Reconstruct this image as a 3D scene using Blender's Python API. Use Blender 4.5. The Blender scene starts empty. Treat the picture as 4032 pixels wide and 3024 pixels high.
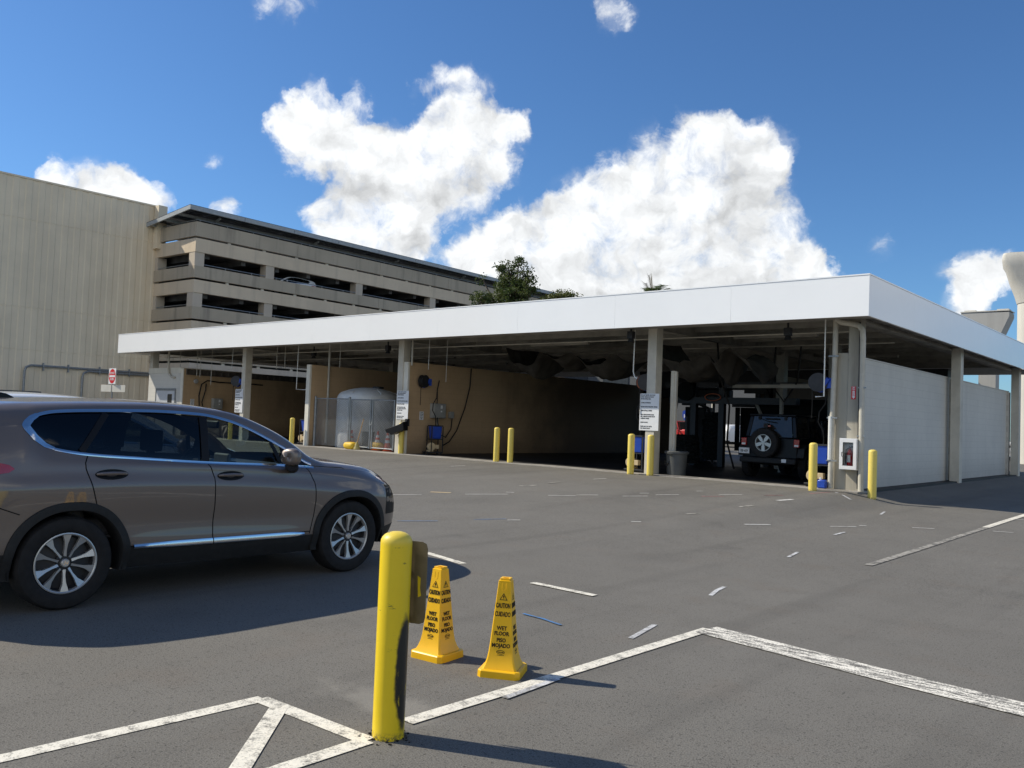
import bpy, bmesh, math, random
from mathutils import Vector, Matrix, noise as mnoise
import numpy as np
PI = math.pi
R = math.radians
random.seed(7)
SC = bpy.context.scene
COL = SC.collection

# ------------------------------------------------------------------ mesh collector
class MB:
    def __init__(s): s.v = []; s.f = []
    def add(s, vs, fs, M=None):
        o = len(s.v)
        if M is not None: vs = [M @ Vector(p) for p in vs]
        s.v.extend([tuple(p) for p in vs]); s.f.extend([tuple(i + o for i in f) for f in fs]); return s
    def box(s, x0, x1, y0, y1, z0, z1, M=None):
        vs = [(x0,y0,z0),(x1,y0,z0),(x1,y1,z0),(x0,y1,z0),(x0,y0,z1),(x1,y0,z1),(x1,y1,z1),(x0,y1,z1)]
        return s.add(vs, [(0,3,2,1),(4,5,6,7),(0,1,5,4),(1,2,6,5),(2,3,7,6),(3,0,4,7)], M)
    def cbox(s, c, d, M=None):
        return s.box(c[0]-d[0]/2, c[0]+d[0]/2, c[1]-d[1]/2, c[1]+d[1]/2, c[2]-d[2]/2, c[2]+d[2]/2, M)
    def cyl(s, p0, p1, r0, r1=None, n=12, caps=True, M=None):
        r1 = r0 if r1 is None else r1
        p0, p1 = Vector(p0), Vector(p1); d = (p1-p0).normalized()
        a = d.orthogonal().normalized(); b = d.cross(a)
        vs = []
        for p, r in ((p0,r0),(p1,r1)):
            for k in range(n):
                t = 2*PI*k/n; vs.append(p + a*math.cos(t)*r + b*math.sin(t)*r)
        fs = [(k,(k+1)%n,n+(k+1)%n,n+k) for k in range(n)]
        if caps: fs += [tuple(range(n-1,-1,-1)), tuple(range(n,2*n))]
        return s.add(vs, fs, M)
    def tube(s, pts, r, n=8, caps=True, M=None, closed=False):
        P = [Vector(p) for p in pts]; m = len(P); vs = []; a = None
        rr = r if isinstance(r, (list,tuple)) else [r]*m
        for i in range(m):
            if closed: t = P[(i+1)%m]-P[i-1]
            else: t = P[min(i+1,m-1)]-P[max(i-1,0)]
            t.normalize()
            if a is None: a = t.orthogonal().normalized()
            a = (a - t*a.dot(t)).normalized(); b = t.cross(a)
            for k in range(n):
                th = 2*PI*k/n; vs.append(P[i]+a*math.cos(th)*rr[i]+b*math.sin(th)*rr[i])
        fs = []
        for i in range(m if closed else m-1):
            j = (i+1)%m
            for k in range(n): fs.append((i*n+k, i*n+(k+1)%n, j*n+(k+1)%n, j*n+k))
        if caps and not closed: fs += [tuple(range(n-1,-1,-1)), tuple(range((m-1)*n, m*n))]
        return s.add(vs, fs, M)
    def lathe(s, prof, n=24, M=None, caps=True):            # prof: (r, z); axis z
        vs = []; fs = []; m = len(prof)
        for r, z in prof:
            for k in range(n):
                t = 2*PI*k/n; vs.append((r*math.cos(t), r*math.sin(t), z))
        for i in range(m-1):
            for k in range(n): fs.append((i*n+k, i*n+(k+1)%n, (i+1)*n+(k+1)%n, (i+1)*n+k))
        if caps and prof[0][0] > 1e-5: fs.append(tuple(range(n-1,-1,-1)))
        if caps and prof[-1][0] > 1e-5: fs.append(tuple(range((m-1)*n, m*n)))
        return s.add(vs, fs, M)
    def prism(s, poly, z0, z1, M=None):
        n = len(poly)
        vs = [(x,y,z0) for x,y in poly]+[(x,y,z1) for x,y in poly]
        fs = [tuple(range(n-1,-1,-1)), tuple(range(n,2*n))]+[(k,(k+1)%n,n+(k+1)%n,n+k) for k in range(n)]
        return s.add(vs, fs, M)
    def grid(s, rows, M=None):
        m = len(rows); n = len(rows[0]); vs = [p for r in rows for p in r]
        return s.add(vs, [(i*n+k,i*n+k+1,(i+1)*n+k+1,(i+1)*n+k) for i in range(m-1) for k in range(n-1)], M)
    def quad(s, a, b, c, d): return s.add([a,b,c,d], [(0,1,2,3)])
    def build(s, name, mat, parent=None, smooth=35, bevel=0, seg=2, world=False, fix=True):
        me = bpy.data.meshes.new(name)
        v = s.v
        if world and parent is not None:
            Mi = parent.matrix_basis.inverted(); v = [tuple(Mi @ Vector(p)) for p in v]
        me.from_pydata(v, [], s.f); me.validate()
        if fix:
            bm = bmesh.new(); bm.from_mesh(me)
            bmesh.ops.remove_doubles(bm, verts=bm.verts, dist=1e-5)
            bmesh.ops.recalc_face_normals(bm, faces=bm.faces); bm.to_mesh(me); bm.free()
        if smooth:
            me.polygons.foreach_set('use_smooth', [True]*len(me.polygons)); me.set_sharp_from_angle(angle=R(smooth))
        me.materials.append(mat)
        o = bpy.data.objects.new(name, me); COL.objects.link(o); o.parent = parent
        if bevel:
            b = o.modifiers.new('bevel','BEVEL'); b.width = bevel; b.segments = seg; b.limit_method = 'ANGLE'; b.angle_limit = R(40); b.harden_normals = False
        return o

def rot(axis, deg): return Matrix.Rotation(R(deg), 4, axis)
def tr(*p): return Matrix.Translation(Vector(p))
def thing(name, label, cat, loc=(0,0,0), rz=0, group=None):
    o = bpy.data.objects.new(name, None); COL.objects.link(o)
    o.location = loc; o.rotation_euler = (0,0,rz); o.empty_display_size = .3
    o.matrix_basis = Matrix.Translation(Vector(loc)) @ Matrix.Rotation(rz,4,'Z')
    return tag(o, label, cat, group)
def tag(o, label, cat, group=None):
    o['label'] = label; o['category'] = cat
    if group: o['group'] = group
    return o
def struct(o): o['kind'] = 'structure'; return o
def kids(o): return list(o.children)
def copy_tree(o, loc, rz, label, group=None, swap=None):
    def rec(src, par):
        c = src.copy(); COL.objects.link(c); c.parent = par
        if swap and c.type == 'MESH' and src.data.materials and src.data.materials[0] in swap:
            c.data = src.data.copy(); c.data.materials[0] = swap[src.data.materials[0]]
        for ch in kids(src): rec(ch, c)
        return c
    r = rec(o, None); r.location = loc; r.rotation_euler = (0,0,rz); r['label'] = label
    if group: r['group'] = group
    elif 'group' in r and group is None: pass
    return r

# ------------------------------------------------------------------ text
def text_into(mb, s, size, M, bold=0.0, sx=1.0, align='CENTER', depth=.001, shear=0):
    cu = bpy.data.curves.new('t','FONT'); cu.body = s; cu.size = size; cu.align_x = align; cu.align_y = 'CENTER'
    cu.offset = bold; cu.extrude = depth; cu.resolution_u = 2; cu.shear = shear
    ob = bpy.data.objects.new('t', cu); COL.objects.link(ob)
    dg = bpy.context.evaluated_depsgraph_get(); me = bpy.data.meshes.new_from_object(ob.evaluated_get(dg))
    S = Matrix.Diagonal((sx,1,1,1))
    mb.add([tuple((M@S) @ v.co) for v in me.vertices], [tuple(p.vertices) for p in me.polygons])
    bpy.data.objects.remove(ob); bpy.data.curves.remove(cu); bpy.data.meshes.remove(me)

# ------------------------------------------------------------------ materials
class NT:
    def __init__(s, nt): s.nt = nt; s.n = nt.nodes; s.l = nt.links
    def node(s, t, ins=None, **kw):
        n = s.n.new(t)
        for k, v in kw.items(): setattr(n, k, v)
        for k, v in (ins or {}).items():
            if hasattr(v, 'is_output'): s.l.new(v, n.inputs[k])
            else: n.inputs[k].default_value = v
        return n
    def math(s, op, a, b=0.0, c=None, clamp=False):
        n = s.n.new('ShaderNodeMath'); n.operation = op; n.use_clamp = clamp
        for i, v in enumerate((a,b) if c is None else (a,b,c)):
            if hasattr(v,'is_output'): s.l.new(v, n.inputs[i])
            else: n.inputs[i].default_value = v
        return n.outputs[0]
    def vmath(s, op, a, b=None, out=0):
        n = s.n.new('ShaderNodeVectorMath'); n.operation = op
        for i, v in enumerate((a,b)):
            if v is None: continue
            if hasattr(v,'is_output'): s.l.new(v, n.inputs[i])
            else: n.inputs[i].default_value = v
        return n.outputs[out]
    def noise(s, vec, scale, detail=4, rough=.55, dist=0, dim='3D'):
        n = s.node('ShaderNodeTexNoise', {'Scale':scale,'Detail':detail,'Roughness':rough,'Distortion':dist}); n.noise_dimensions = dim
        if vec is not None: s.l.new(vec, n.inputs['Vector'])
        return n.outputs['Fac']
    def ramp(s, fac, stops, interp='LINEAR'):
        n = s.n.new('ShaderNodeValToRGB'); e = n.color_ramp.elements; n.color_ramp.interpolation = interp
        while len(e) < len(stops): e.new(.5)
        for i, (p, c) in enumerate(stops):
            e[i].position = p; e[i].color = (c,c,c,1) if isinstance(c,(int,float)) else (*c,1)
        s.l.new(fac, n.inputs[0]); return n.outputs[0]
    def mix(s, fac, a, b, mode='MIX'):
        n = s.n.new('ShaderNodeMix'); n.data_type = 'RGBA'; n.blend_type = mode
        for i, v in ((0,fac),(6,a),(7,b)):
            if hasattr(v,'is_output'): s.l.new(v, n.inputs[i])
            elif isinstance(v,(int,float)): n.inputs[i].default_value = v
            else: n.inputs[i].default_value = (*v,1) if len(v)==3 else v
        return n.outputs[2]
    def smooth(s, x, lo, hi):
        n = s.n.new('ShaderNodeMapRange'); n.interpolation_type = 'SMOOTHSTEP'
        s.l.new(x, n.inputs[0]); n.inputs[1].default_value = lo; n.inputs[2].default_value = hi; return n.outputs[0]

def base(name):
    m = bpy.data.materials.new(name); m.use_nodes = True; t = NT(m.node_tree)
    b = t.n['Principled BSDF']; tc = t.n.new('ShaderNodeTexCoord')
    return m, t, b, tc.outputs['Object']
def sub(c, k): return tuple(min(1,x*k) for x in c)
def M(name, col, rough=.6, metal=0, var=.15, scale=5, bump=0, bscale=60, dirt=0, dcol=(.06,.05,.04), coat=0, rvar=.08, streak=False):
    m, t, b, ob = base(name)
    vec = ob
    if streak: vec = t.vmath('MULTIPLY', ob, (1,1,.12))
    n1 = t.noise(vec, scale, 5, .6)
    c = t.mix(t.smooth(n1,.3,.7), sub(col,1-var), sub(col,1+var))
    if dirt:
        n2 = t.noise(vec, scale*.45+.3, 7, .7)
        c = t.mix(t.math('MULTIPLY', t.smooth(n2,.45,.75), dirt), c, dcol)
    t.l.new(c, b.inputs['Base Color'])
    t.l.new(t.math('MULTIPLY_ADD', n1, rvar*2, rough-rvar, clamp=True), b.inputs['Roughness'])
    b.inputs['Metallic'].default_value = metal; b.inputs['Coat Weight'].default_value = coat
    if bump:
        bn = t.node('ShaderNodeBump', {'Strength':bump,'Distance':.01,'Height':t.noise(ob,bscale,4,.6)}); t.l.new(bn.outputs[0], b.inputs['Normal'])
    if metal == 0 and max(col) < .03: b.inputs['Specular IOR Level'].default_value = .25
    return m
def glass(name, col, alpha_mix, rough=.02):
    # tinted pane: transparent tinted light mixed with a mirror coat
    m, t, b, ob = base(name); t.n.remove(b)
    out = t.n['Material Output']
    tr_ = t.node('ShaderNodeBsdfTransparent', {'Color':(*col,1)})
    gl = t.node('ShaderNodeBsdfGlossy', {'Color':(1,1,1,1),'Roughness':rough})
    lw = t.node('ShaderNodeFresnel', {'IOR':1.5})
    f = t.math('MULTIPLY_ADD', lw.outputs[0], alpha_mix, .0, clamp=True)
    ms = t.node('ShaderNodeMixShader', {0:f}); t.l.new(tr_.outputs[0], ms.inputs[1]); t.l.new(gl.outputs[0], ms.inputs[2])
    t.l.new(ms.outputs[0], out.inputs['Surface']); return m

def m_asphalt():
    m, t, b, ob = base('asphalt')
    big = t.noise(ob, .45, 5, .6); mid = t.noise(ob, 2.2, 5, .65); fine = t.noise(ob, 130, 3, .7); fin2 = t.noise(ob, 55, 2, .6)
    c = t.mix(t.smooth(big,.3,.7), (.152,.142,.124), (.174,.163,.143))
    c = t.mix(t.math('MULTIPLY', t.smooth(mid,.46,.66),.28), c, (.118,.110,.096))
    c = t.mix(t.math('MULTIPLY', t.smooth(fine,.52,.66),.6), c, (.30,.28,.24))
    c = t.mix(t.math('MULTIPLY', t.smooth(fine,.47,.36),.7), c, (.05,.046,.040))
    redd = t.noise(ob, 1.7, 3, .5); c = t.mix(t.math('MULTIPLY', t.smooth(redd,.55,.72),.18), c, (.17,.135,.105))
    c = t.mix(t.math('MULTIPLY', t.smooth(fin2,.59,.67),.62), c, (.030,.027,.024)); c = t.mix(t.math('MULTIPLY', t.smooth(t.noise(ob, 24, 2, .6),.61,.69),.35), c, (.04,.036,.032))
    vo = t.node('ShaderNodeTexVoronoi', {'Scale':16.0,'Randomness':1.0}); t.l.new(ob, vo.inputs['Vector'])
    pit = t.math('MULTIPLY', t.smooth(vo.outputs['Distance'],.10,.04), t.smooth(mid,.42,.6))
    c = t.mix(pit, c, (.02,.019,.018))
    oil = t.noise(ob, .8, 3, .5); c = t.mix(t.math('MULTIPLY', t.smooth(oil,.62,.78),.35), c, (.075,.070,.063))
    # tyre-polished darker drift along the lane toward the bays
    st = t.noise(t.vmath('MULTIPLY', ob, (1.6,.06,1)), 1.2, 3, .5); c = t.mix(t.math('MULTIPLY', t.smooth(st,.52,.7),.30), c, (.09,.084,.074))
    fl_ = t.vmath('MULTIPLY', ob, (1,1,0))
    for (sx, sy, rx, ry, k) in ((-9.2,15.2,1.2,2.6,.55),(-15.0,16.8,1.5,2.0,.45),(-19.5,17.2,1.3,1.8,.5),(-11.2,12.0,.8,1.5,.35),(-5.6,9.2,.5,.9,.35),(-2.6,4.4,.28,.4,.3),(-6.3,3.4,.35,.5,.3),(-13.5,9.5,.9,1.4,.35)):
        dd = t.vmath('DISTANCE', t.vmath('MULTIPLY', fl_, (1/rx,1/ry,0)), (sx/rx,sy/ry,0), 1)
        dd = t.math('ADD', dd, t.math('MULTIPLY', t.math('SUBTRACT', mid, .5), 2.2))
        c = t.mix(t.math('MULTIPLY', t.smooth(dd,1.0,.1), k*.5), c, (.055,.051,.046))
    dust = t.vmath('DISTANCE', t.vmath('MULTIPLY', fl_, (1/.55,1/.25,0)), (-3.75/.55,3.25/.25,0), 1); dust = t.math('ADD', dust, t.math('MULTIPLY', t.math('SUBTRACT', mid, .5), 2.5))
    c = t.mix(t.math('MULTIPLY', t.smooth(dust,1.0,.3), .45), c, (.30,.28,.24))
    t.l.new(c, b.inputs['Base Color']); b.inputs['Roughness'].default_value = .88; b.inputs['Specular IOR Level'].default_value = .3
    h = t.math('ADD', t.math('MULTIPLY', fine, .6), t.math('MULTIPLY', fin2, .6))
    bn = t.node('ShaderNodeBump', {'Strength':.55,'Distance':.006,'Height':h}); t.l.new(bn.outputs[0], b.inputs['Normal'])
    return m
def m_line(name, col, keep, soft=.12, spray=False):
    # road paint worn through to the asphalt below it
    m, t, b, ob = base(name)
    w1 = t.noise(t.vmath('MULTIPLY', ob, (.5,2.6,1)) if spray else ob, 9, 5, .7); w2 = t.noise(ob, 90, 3, .7)
    w = t.math('ADD', t.math('MULTIPLY', w1, .55), t.math('MULTIPLY', w2, .45))
    k = t.smooth(w, keep-soft, keep+soft)
    asp = t.mix(t.smooth(w2,.4,.6), (.08,.075,.066), (.16,.15,.13))
    pc = t.mix(t.noise(ob, 25, 4, .6), sub(col,.82), sub(col,1.08))
    t.l.new(t.mix(k, pc, asp), b.inputs['Base Color']); b.inputs['Roughness'].default_value = .8
    bn = t.node('ShaderNodeBump', {'Strength':.4,'Distance':.004,'Height':w2}); t.l.new(bn.outputs[0], b.inputs['Normal'])
    return m
def m_bollard(name, patch):
    m, t, b, ob = base(name)
    n = t.noise(ob, 7, 5, .6); f = t.noise(ob, 60, 4, .7)
    sep = t.node('ShaderNodeSeparateXYZ', {'Vector':ob}); z = sep.outputs[2]
    c = t.mix(n, (.80,.55,.010), (.90,.65,.018)) if patch else t.mix(n, (.74,.56,.10), (.86,.68,.16))
    c = t.mix(t.math('MULTIPLY', t.smooth(z,.955,1.0),.45), c, (.85,.66,.16))
    sc = t.math('MULTIPLY', t.smooth(t.noise(t.vmath('MULTIPLY', ob,(12,12,38)),1.0,5,.7),.63,.69), t.smooth(z,.4,.5))
    c = t.mix(t.math('MULTIPLY', sc, .7), c, (.07,.06,.03))
    if patch:   # rubbed black by tyres and bumpers on the side facing +X
        px = t.vmath('DISTANCE', t.vmath('MULTIPLY', ob, (1.35,1.35,.30)), (.105,.028,.098), 1)
        e = t.math('ADD', px, t.math('MULTIPLY', t.math('SUBTRACT', n, .5), .05))
        k = t.math('MULTIPLY', t.smooth(e,.090,.070), t.smooth(t.noise(t.vmath('MULTIPLY', ob,(30,30,7)),1.0,5,.7),.22,.42))
        c = t.mix(k, c, (.022,.020,.016))
    c = t.mix(t.math('MULTIPLY', t.smooth(z,.05,.0), t.smooth(f,.4,.6)), c, (.07,.06,.05))
    t.l.new(c, b.inputs['Base Color']); b.inputs['Roughness'].default_value = .42; b.inputs['Specular IOR Level'].default_value = .4
    bn = t.node('ShaderNodeBump', {'Strength':.25,'Distance':.004,'Height':t.math('ADD',n,t.math('MULTIPLY',f,.4))}); t.l.new(bn.outputs[0], b.inputs['Normal'])
    return m
def m_wall(name, col, dark, seams=None, streak=.5, block=None, low=0, deep=0):
    # large wall: stained in vertical runs, optional block joints
    m, t, b, ob = base(name)
    sv = t.vmath('MULTIPLY', ob, (1,1,.07)); s1 = t.noise(sv, 1.3, 6, .65); s2 = t.noise(ob, .35, 4, .6); f = t.noise(ob, 14, 5, .65)
    c = t.mix(t.smooth(s2,.3,.7), sub(col,.93), sub(col,1.05))
    c = t.mix(t.math('MULTIPLY', t.smooth(s1,.48,.75), streak), c, dark)
    c = t.mix(t.math('MULTIPLY', t.smooth(f,.55,.8), .25), c, dark)
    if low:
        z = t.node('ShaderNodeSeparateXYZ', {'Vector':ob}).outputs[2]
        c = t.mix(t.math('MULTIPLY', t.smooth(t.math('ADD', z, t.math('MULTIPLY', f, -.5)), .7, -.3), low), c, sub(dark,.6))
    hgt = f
    if deep:  # shade of the bay's depth painted into the colour, broken up by noise
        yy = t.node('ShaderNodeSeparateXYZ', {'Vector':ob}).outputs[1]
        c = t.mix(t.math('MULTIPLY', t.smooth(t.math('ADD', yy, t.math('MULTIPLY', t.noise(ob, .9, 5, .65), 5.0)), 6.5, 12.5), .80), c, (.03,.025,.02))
    if block:
        br = t.node('ShaderNodeTexBrick', {'Scale':1.0,'Mortar Size':.006,'Mortar Smooth':.3,'Brick Width':.4,'Row Height':.2,'Color1':(1,1,1,1),'Color2':(.94,.94,.94,1),'Mortar':(.6,.6,.6,1)})
        sep = t.node('ShaderNodeSeparateXYZ', {'Vector':ob})
        cmb = t.node('ShaderNodeCombineXYZ', {0:sep.outputs[{'x':1,'y':0}[block]],1:sep.outputs[2]})
        t.l.new(cmb.outputs[0], br.inputs['Vector'])
        c = t.mix(.34, c, br.outputs[0], 'MULTIPLY'); hgt = t.math('ADD', t.math('MULTIPLY', f, .3), br.outputs['Fac'] if False else t.math('MULTIPLY', br.outputs['Fac'], -1.0))
    t.l.new(c, b.inputs['Base Color']); b.inputs['Roughness'].default_value = .85
    bn = t.node('ShaderNodeBump', {'Strength':.3,'Distance':.006,'Height':hgt}); t.l.new(bn.outputs[0], b.inputs['Normal'])
    return m
def m_leaf(name, a, bcol):
    m, t, b, ob = base(name)
    oi = t.noise(ob, 1.1, 3, .6); f = t.noise(ob, 9, 2, .5)
    c = t.mix(t.smooth(oi,.35,.65), a, bcol); c = t.mix(t.math('MULTIPLY', f, .5), c, sub(a,.4))
    t.l.new(c, b.inputs['Base Color']); b.inputs['Roughness'].default_value = .55
    tl = t.node('ShaderNodeBsdfTranslucent'); t.l.new(c, tl.inputs['Color']); ms = t.node('ShaderNodeMixShader', {0:.35}); t.l.new(b.outputs[0], ms.inputs[1]); t.l.new(tl.outputs[0], ms.inputs[2]); t.l.new(ms.outputs[0], t.n['Material Output'].inputs['Surface'])
    return m
def m_carpaint(name, col, metal=.55):
    m, t, b, ob = base(name)
    n = t.noise(ob, 700, 2, .5)
    t.l.new(t.mix(n, sub(col,.9), sub(col,1.12)), b.inputs['Base Color'])
    b.inputs['Metallic'].default_value = metal; b.inputs['Roughness'].default_value = .42
    b.inputs['Coat Weight'].default_value = 1; b.inputs['Coat Roughness'].default_value = .03
    return m
MT = dict(
 asphalt=m_asphalt(), concrete=M('concrete_edge',(.30,.28,.25),.85,var=.15,scale=3,bump=.3,dirt=.5),
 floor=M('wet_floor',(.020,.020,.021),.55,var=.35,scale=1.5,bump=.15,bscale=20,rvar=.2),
 w=m_line('white_line_paint',(.84,.79,.67),.555,.10), wx=m_line('brushed_line_paint',(.90,.85,.74),.50,.05,True), f=m_line('faded_line_paint',(.46,.43,.37),.49,.08),
 d=m_line('thin_white_paint',(.62,.60,.56),.58), s=m_line('white_spray_paint',(.75,.75,.75),.52,.16), t=m_line('tan_tape',(.50,.38,.22),.6),
 r=m_line('red_chalk_paint',(.55,.22,.22),.52,.12), b=m_line('blue_chalk_paint',(.06,.22,.50),.54,.14),
 boll=m_bollard('bollard_yellow_rubbed',True), boll2=m_bollard('bollard_yellow',False),
 alum=M('aluminium_plate',(.17,.135,.08),.5,.3,var=.15,scale=9,dirt=.25,dcol=(.2,.16,.1)), yellow=M('yellow_smear',(.72,.52,.01),.5),
 cone=M('cone_yellow',(.93,.51,.004),.38,var=.06,scale=6,dirt=.10,dcol=(.35,.2,.02)), ink=M('black_ink',(.015,.012,.01),.5), white_face=M('sign_white',(.80,.80,.80),.4,var=.03),
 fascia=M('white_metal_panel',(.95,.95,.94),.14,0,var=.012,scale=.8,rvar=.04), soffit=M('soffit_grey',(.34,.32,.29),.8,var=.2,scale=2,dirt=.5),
 beam=M('beam_cream',(.38,.36,.31),.7,var=.15,scale=2,dirt=.45), deck=M('roof_deck_dark',(.12,.115,.105),.9,var=.3,scale=2), steel=M('column_cream',(.62,.58,.49),.7,var=.08,scale=2,dirt=.3,dcol=(.3,.26,.2),bump=.1),
 colgrey=M('column_stained',(.40,.37,.30),.75,var=.16,scale=2.2,dirt=.65,dcol=(.17,.15,.12),streak=True,bump=.1),
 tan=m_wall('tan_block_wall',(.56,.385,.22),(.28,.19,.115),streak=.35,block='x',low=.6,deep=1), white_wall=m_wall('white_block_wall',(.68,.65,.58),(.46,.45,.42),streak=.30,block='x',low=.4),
 cream=M('cream_paint',(.74,.70,.60),.75,var=.06,scale=2,dirt=.2,dcol=(.45,.4,.3)), door=M('door_grey_white',(.60,.61,.62),.5,var=.05), darkglass=M('dark_pane',(.03,.028,.025),.1),
 breeze=M('breeze_block',(.10,.085,.07),.9,var=.2), galv=M('galvanised',(.30,.315,.32),.45,.5,var=.15,scale=8), pipe=M('pipe_cream',(.55,.52,.44),.55,var=.12,scale=6,dirt=.35), wpipe=M('pipe_white',(.80,.80,.76),.4,var=.05),
 tank=M('white_poly_tank',(.74,.75,.74),.38,var=.05,scale=3,dirt=.12), blue=M('blue_plastic',(.02,.07,.42),.35,var=.1), dkmetal=M('dark_metal',(.035,.035,.038),.5,.3,var=.2), tanmotor=M('motor_tan',(.62,.48,.28),.45,var=.1),
 hose=M('hose_black',(.02,.018,.016),.5), orangehose=M('hose_orange',(.45,.10,.03),.5), ebox=M('electrical_box',(.34,.34,.32),.5,var=.1), trash=M('grey_can',(.085,.09,.09),.5,var=.1,dirt=.2), 
 ocone=M('orange_cone',(.72,.09,.02),.5), refl=M('reflective_white',(.8,.8,.8),.4), straw=M('straw',(.45,.38,.16),.9), wood=M('wood',(.55,.33,.14),.6), ybag=M('yellow_sack',(.78,.50,.03),.6,bump=.4,bscale=14),
 tarp=M('tarp_brown',(.055,.048,.038),.9,var=.3,scale=3,bump=.3,bscale=12), brush=M('brush_black',(.008,.010,.010),.9,bump=.6,bscale=40), red=M('sign_red',(.62,.01,.02),.4,var=.05), redlite=M('extinguisher_red',(.45,.01,.015),.3),
 beige=m_wall('ribbed_wall_beige',(.86,.73,.53),(.70,.61,.46),streak=.28), conc=m_wall('garage_concrete',(.74,.60,.43),(.46,.38,.28),streak=.5), conc2=m_wall('garage_parapet',(.50,.42,.31),(.24,.205,.16),streak=.7), concw=m_wall('garage_column',(.60,.51,.40),(.40,.34,.27),streak=.4),
 slabdark=M('garage_ceiling',(.16,.155,.15),.9,var=.25,scale=1), canopy=M('canopy_steel',(.40,.42,.42),.6,.1,var=.1), panel=M('solar_panel',(.02,.025,.04),.2), 
 pier=m_wall('pier_concrete',(.62,.59,.52),(.42,.40,.36),streak=.4), 
 pierg=m_wall('pier_grey',(.42,.41,.38),(.28,.27,.25),streak=.4),
 leaf=m_leaf('leaf_dark',(.060,.095,.024),(.15,.18,.045)), leaf2=m_leaf('leaf_olive',(.10,.12,.022),(.16,.17,.035)), palm=m_leaf('palm_leaf',(.07,.11,.04),(.14,.18,.06)), bark=M('bark',(.10,.075,.05),.9,bump=.5,bscale=20), dry=M('dry_frond',(.17,.14,.08),.8),
 paint=m_carpaint('grey_brown_paint',(.155,.122,.102),.3), paintw=m_carpaint('white_paint',(.78,.78,.77),0), painty=m_carpaint('yellow_paint',(.75,.55,.02),0), paintr=m_carpaint('red_paint',(.60,.015,.012),0), paintk=M('black_paint',(.006,.007,.010),.35),
 clad=M('black_cladding',(.022,.022,.022),.6,var=.15,scale=20,bump=.15,bscale=200), chrome=M('chrome',(.72,.73,.74),.16,1,var=.03), rubber=M('tyre_rubber',(.018,.017,.017),.75,var=.25,scale=14), rim=M('machined_alloy',(.52,.51,.49),.33,.55,var=.06), rimdark=M('rim_recess',(.03,.03,.032),.5,.4),
 black=M('trim_black',(.006,.006,.007),.5), gap=M('panel_gap',(.004,.004,.004),.8), seat=M('seat_fabric',(.035,.034,.036),.8), dash=M('dash_plastic',(.05,.052,.055),.6), redlens=M('red_lens',(.35,.008,.01),.15,var=.05,coat=1), lens=M('lamp_lens',(.46,.17,.20),.18,.0,coat=1), plate=M('plate_white',(.72,.72,.70),.4), 
 gfront=glass('front_glass',(.88,.99,.95),.7), grear=glass('privacy_glass',(.055,.062,.068),.85), gclear=glass('clear_glass',(.9,.92,.92),.8),
 bldgw=M('far_white_wall',(.66,.65,.62),.8,var=.05,scale=.5), bldgd=M('far_grey_wall',(.10,.105,.11),.8,var=.05,scale=.5), win=M('far_window',(.05,.06,.07),.15), orange=M('scaffold_orange',(.55,.16,.04),.6), signblue=M('shield_blue',(.02,.06,.35),.4), tread=M('grey_plaster',(.34,.33,.32),.8,var=.1),
)
# ------------------------------------------------------------------ ground
def hg(x, y):
    r = min(1, max(0, (y-8.5)/10.5)); r = r*r*(3-2*r)
    fx=1 if x<=-6.9 else (1-(x+6.9)/.45*.32 if x<-6.45 else (.68-(x+6.45)/.5*.37 if x<-5.95 else max(.2,.31-(x+5.95)/1.95*.11)))
    return .29*r*fx
def axis(lo, hi, mids):
    out = [lo, lo*.5+mids[0]*.5] if lo < mids[0]-50 else [lo]
    return sorted(set(out + mids + [hi]))
xs = sorted(set([-900,-400,-200,-120,-80,-60] + [-50+2*i for i in range(16)] + [round(-18+.6*i,2) for i in range(18)] + [round(-7.2+.15*i,2) for i in range(14)] + [round(-5+.6*i,2) for i in range(18)] + [8,12,20,40,90,200,500,900]))
ys = sorted(set([-900,-300,-100,-40,-15,-6] + [-3+1.5*i for i in range(8)] + [round(8.5+.7*i,2) for i in range(16)] + [20+2*i for i in range(10)] + [45,60,80,120,200,400,900]))
g = MB(); g.grid([[(x, y, hg(x, y)) for x in xs] for y in ys])
lot = struct(g.build('parking_lot', MT['asphalt'], None, smooth=60))
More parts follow.
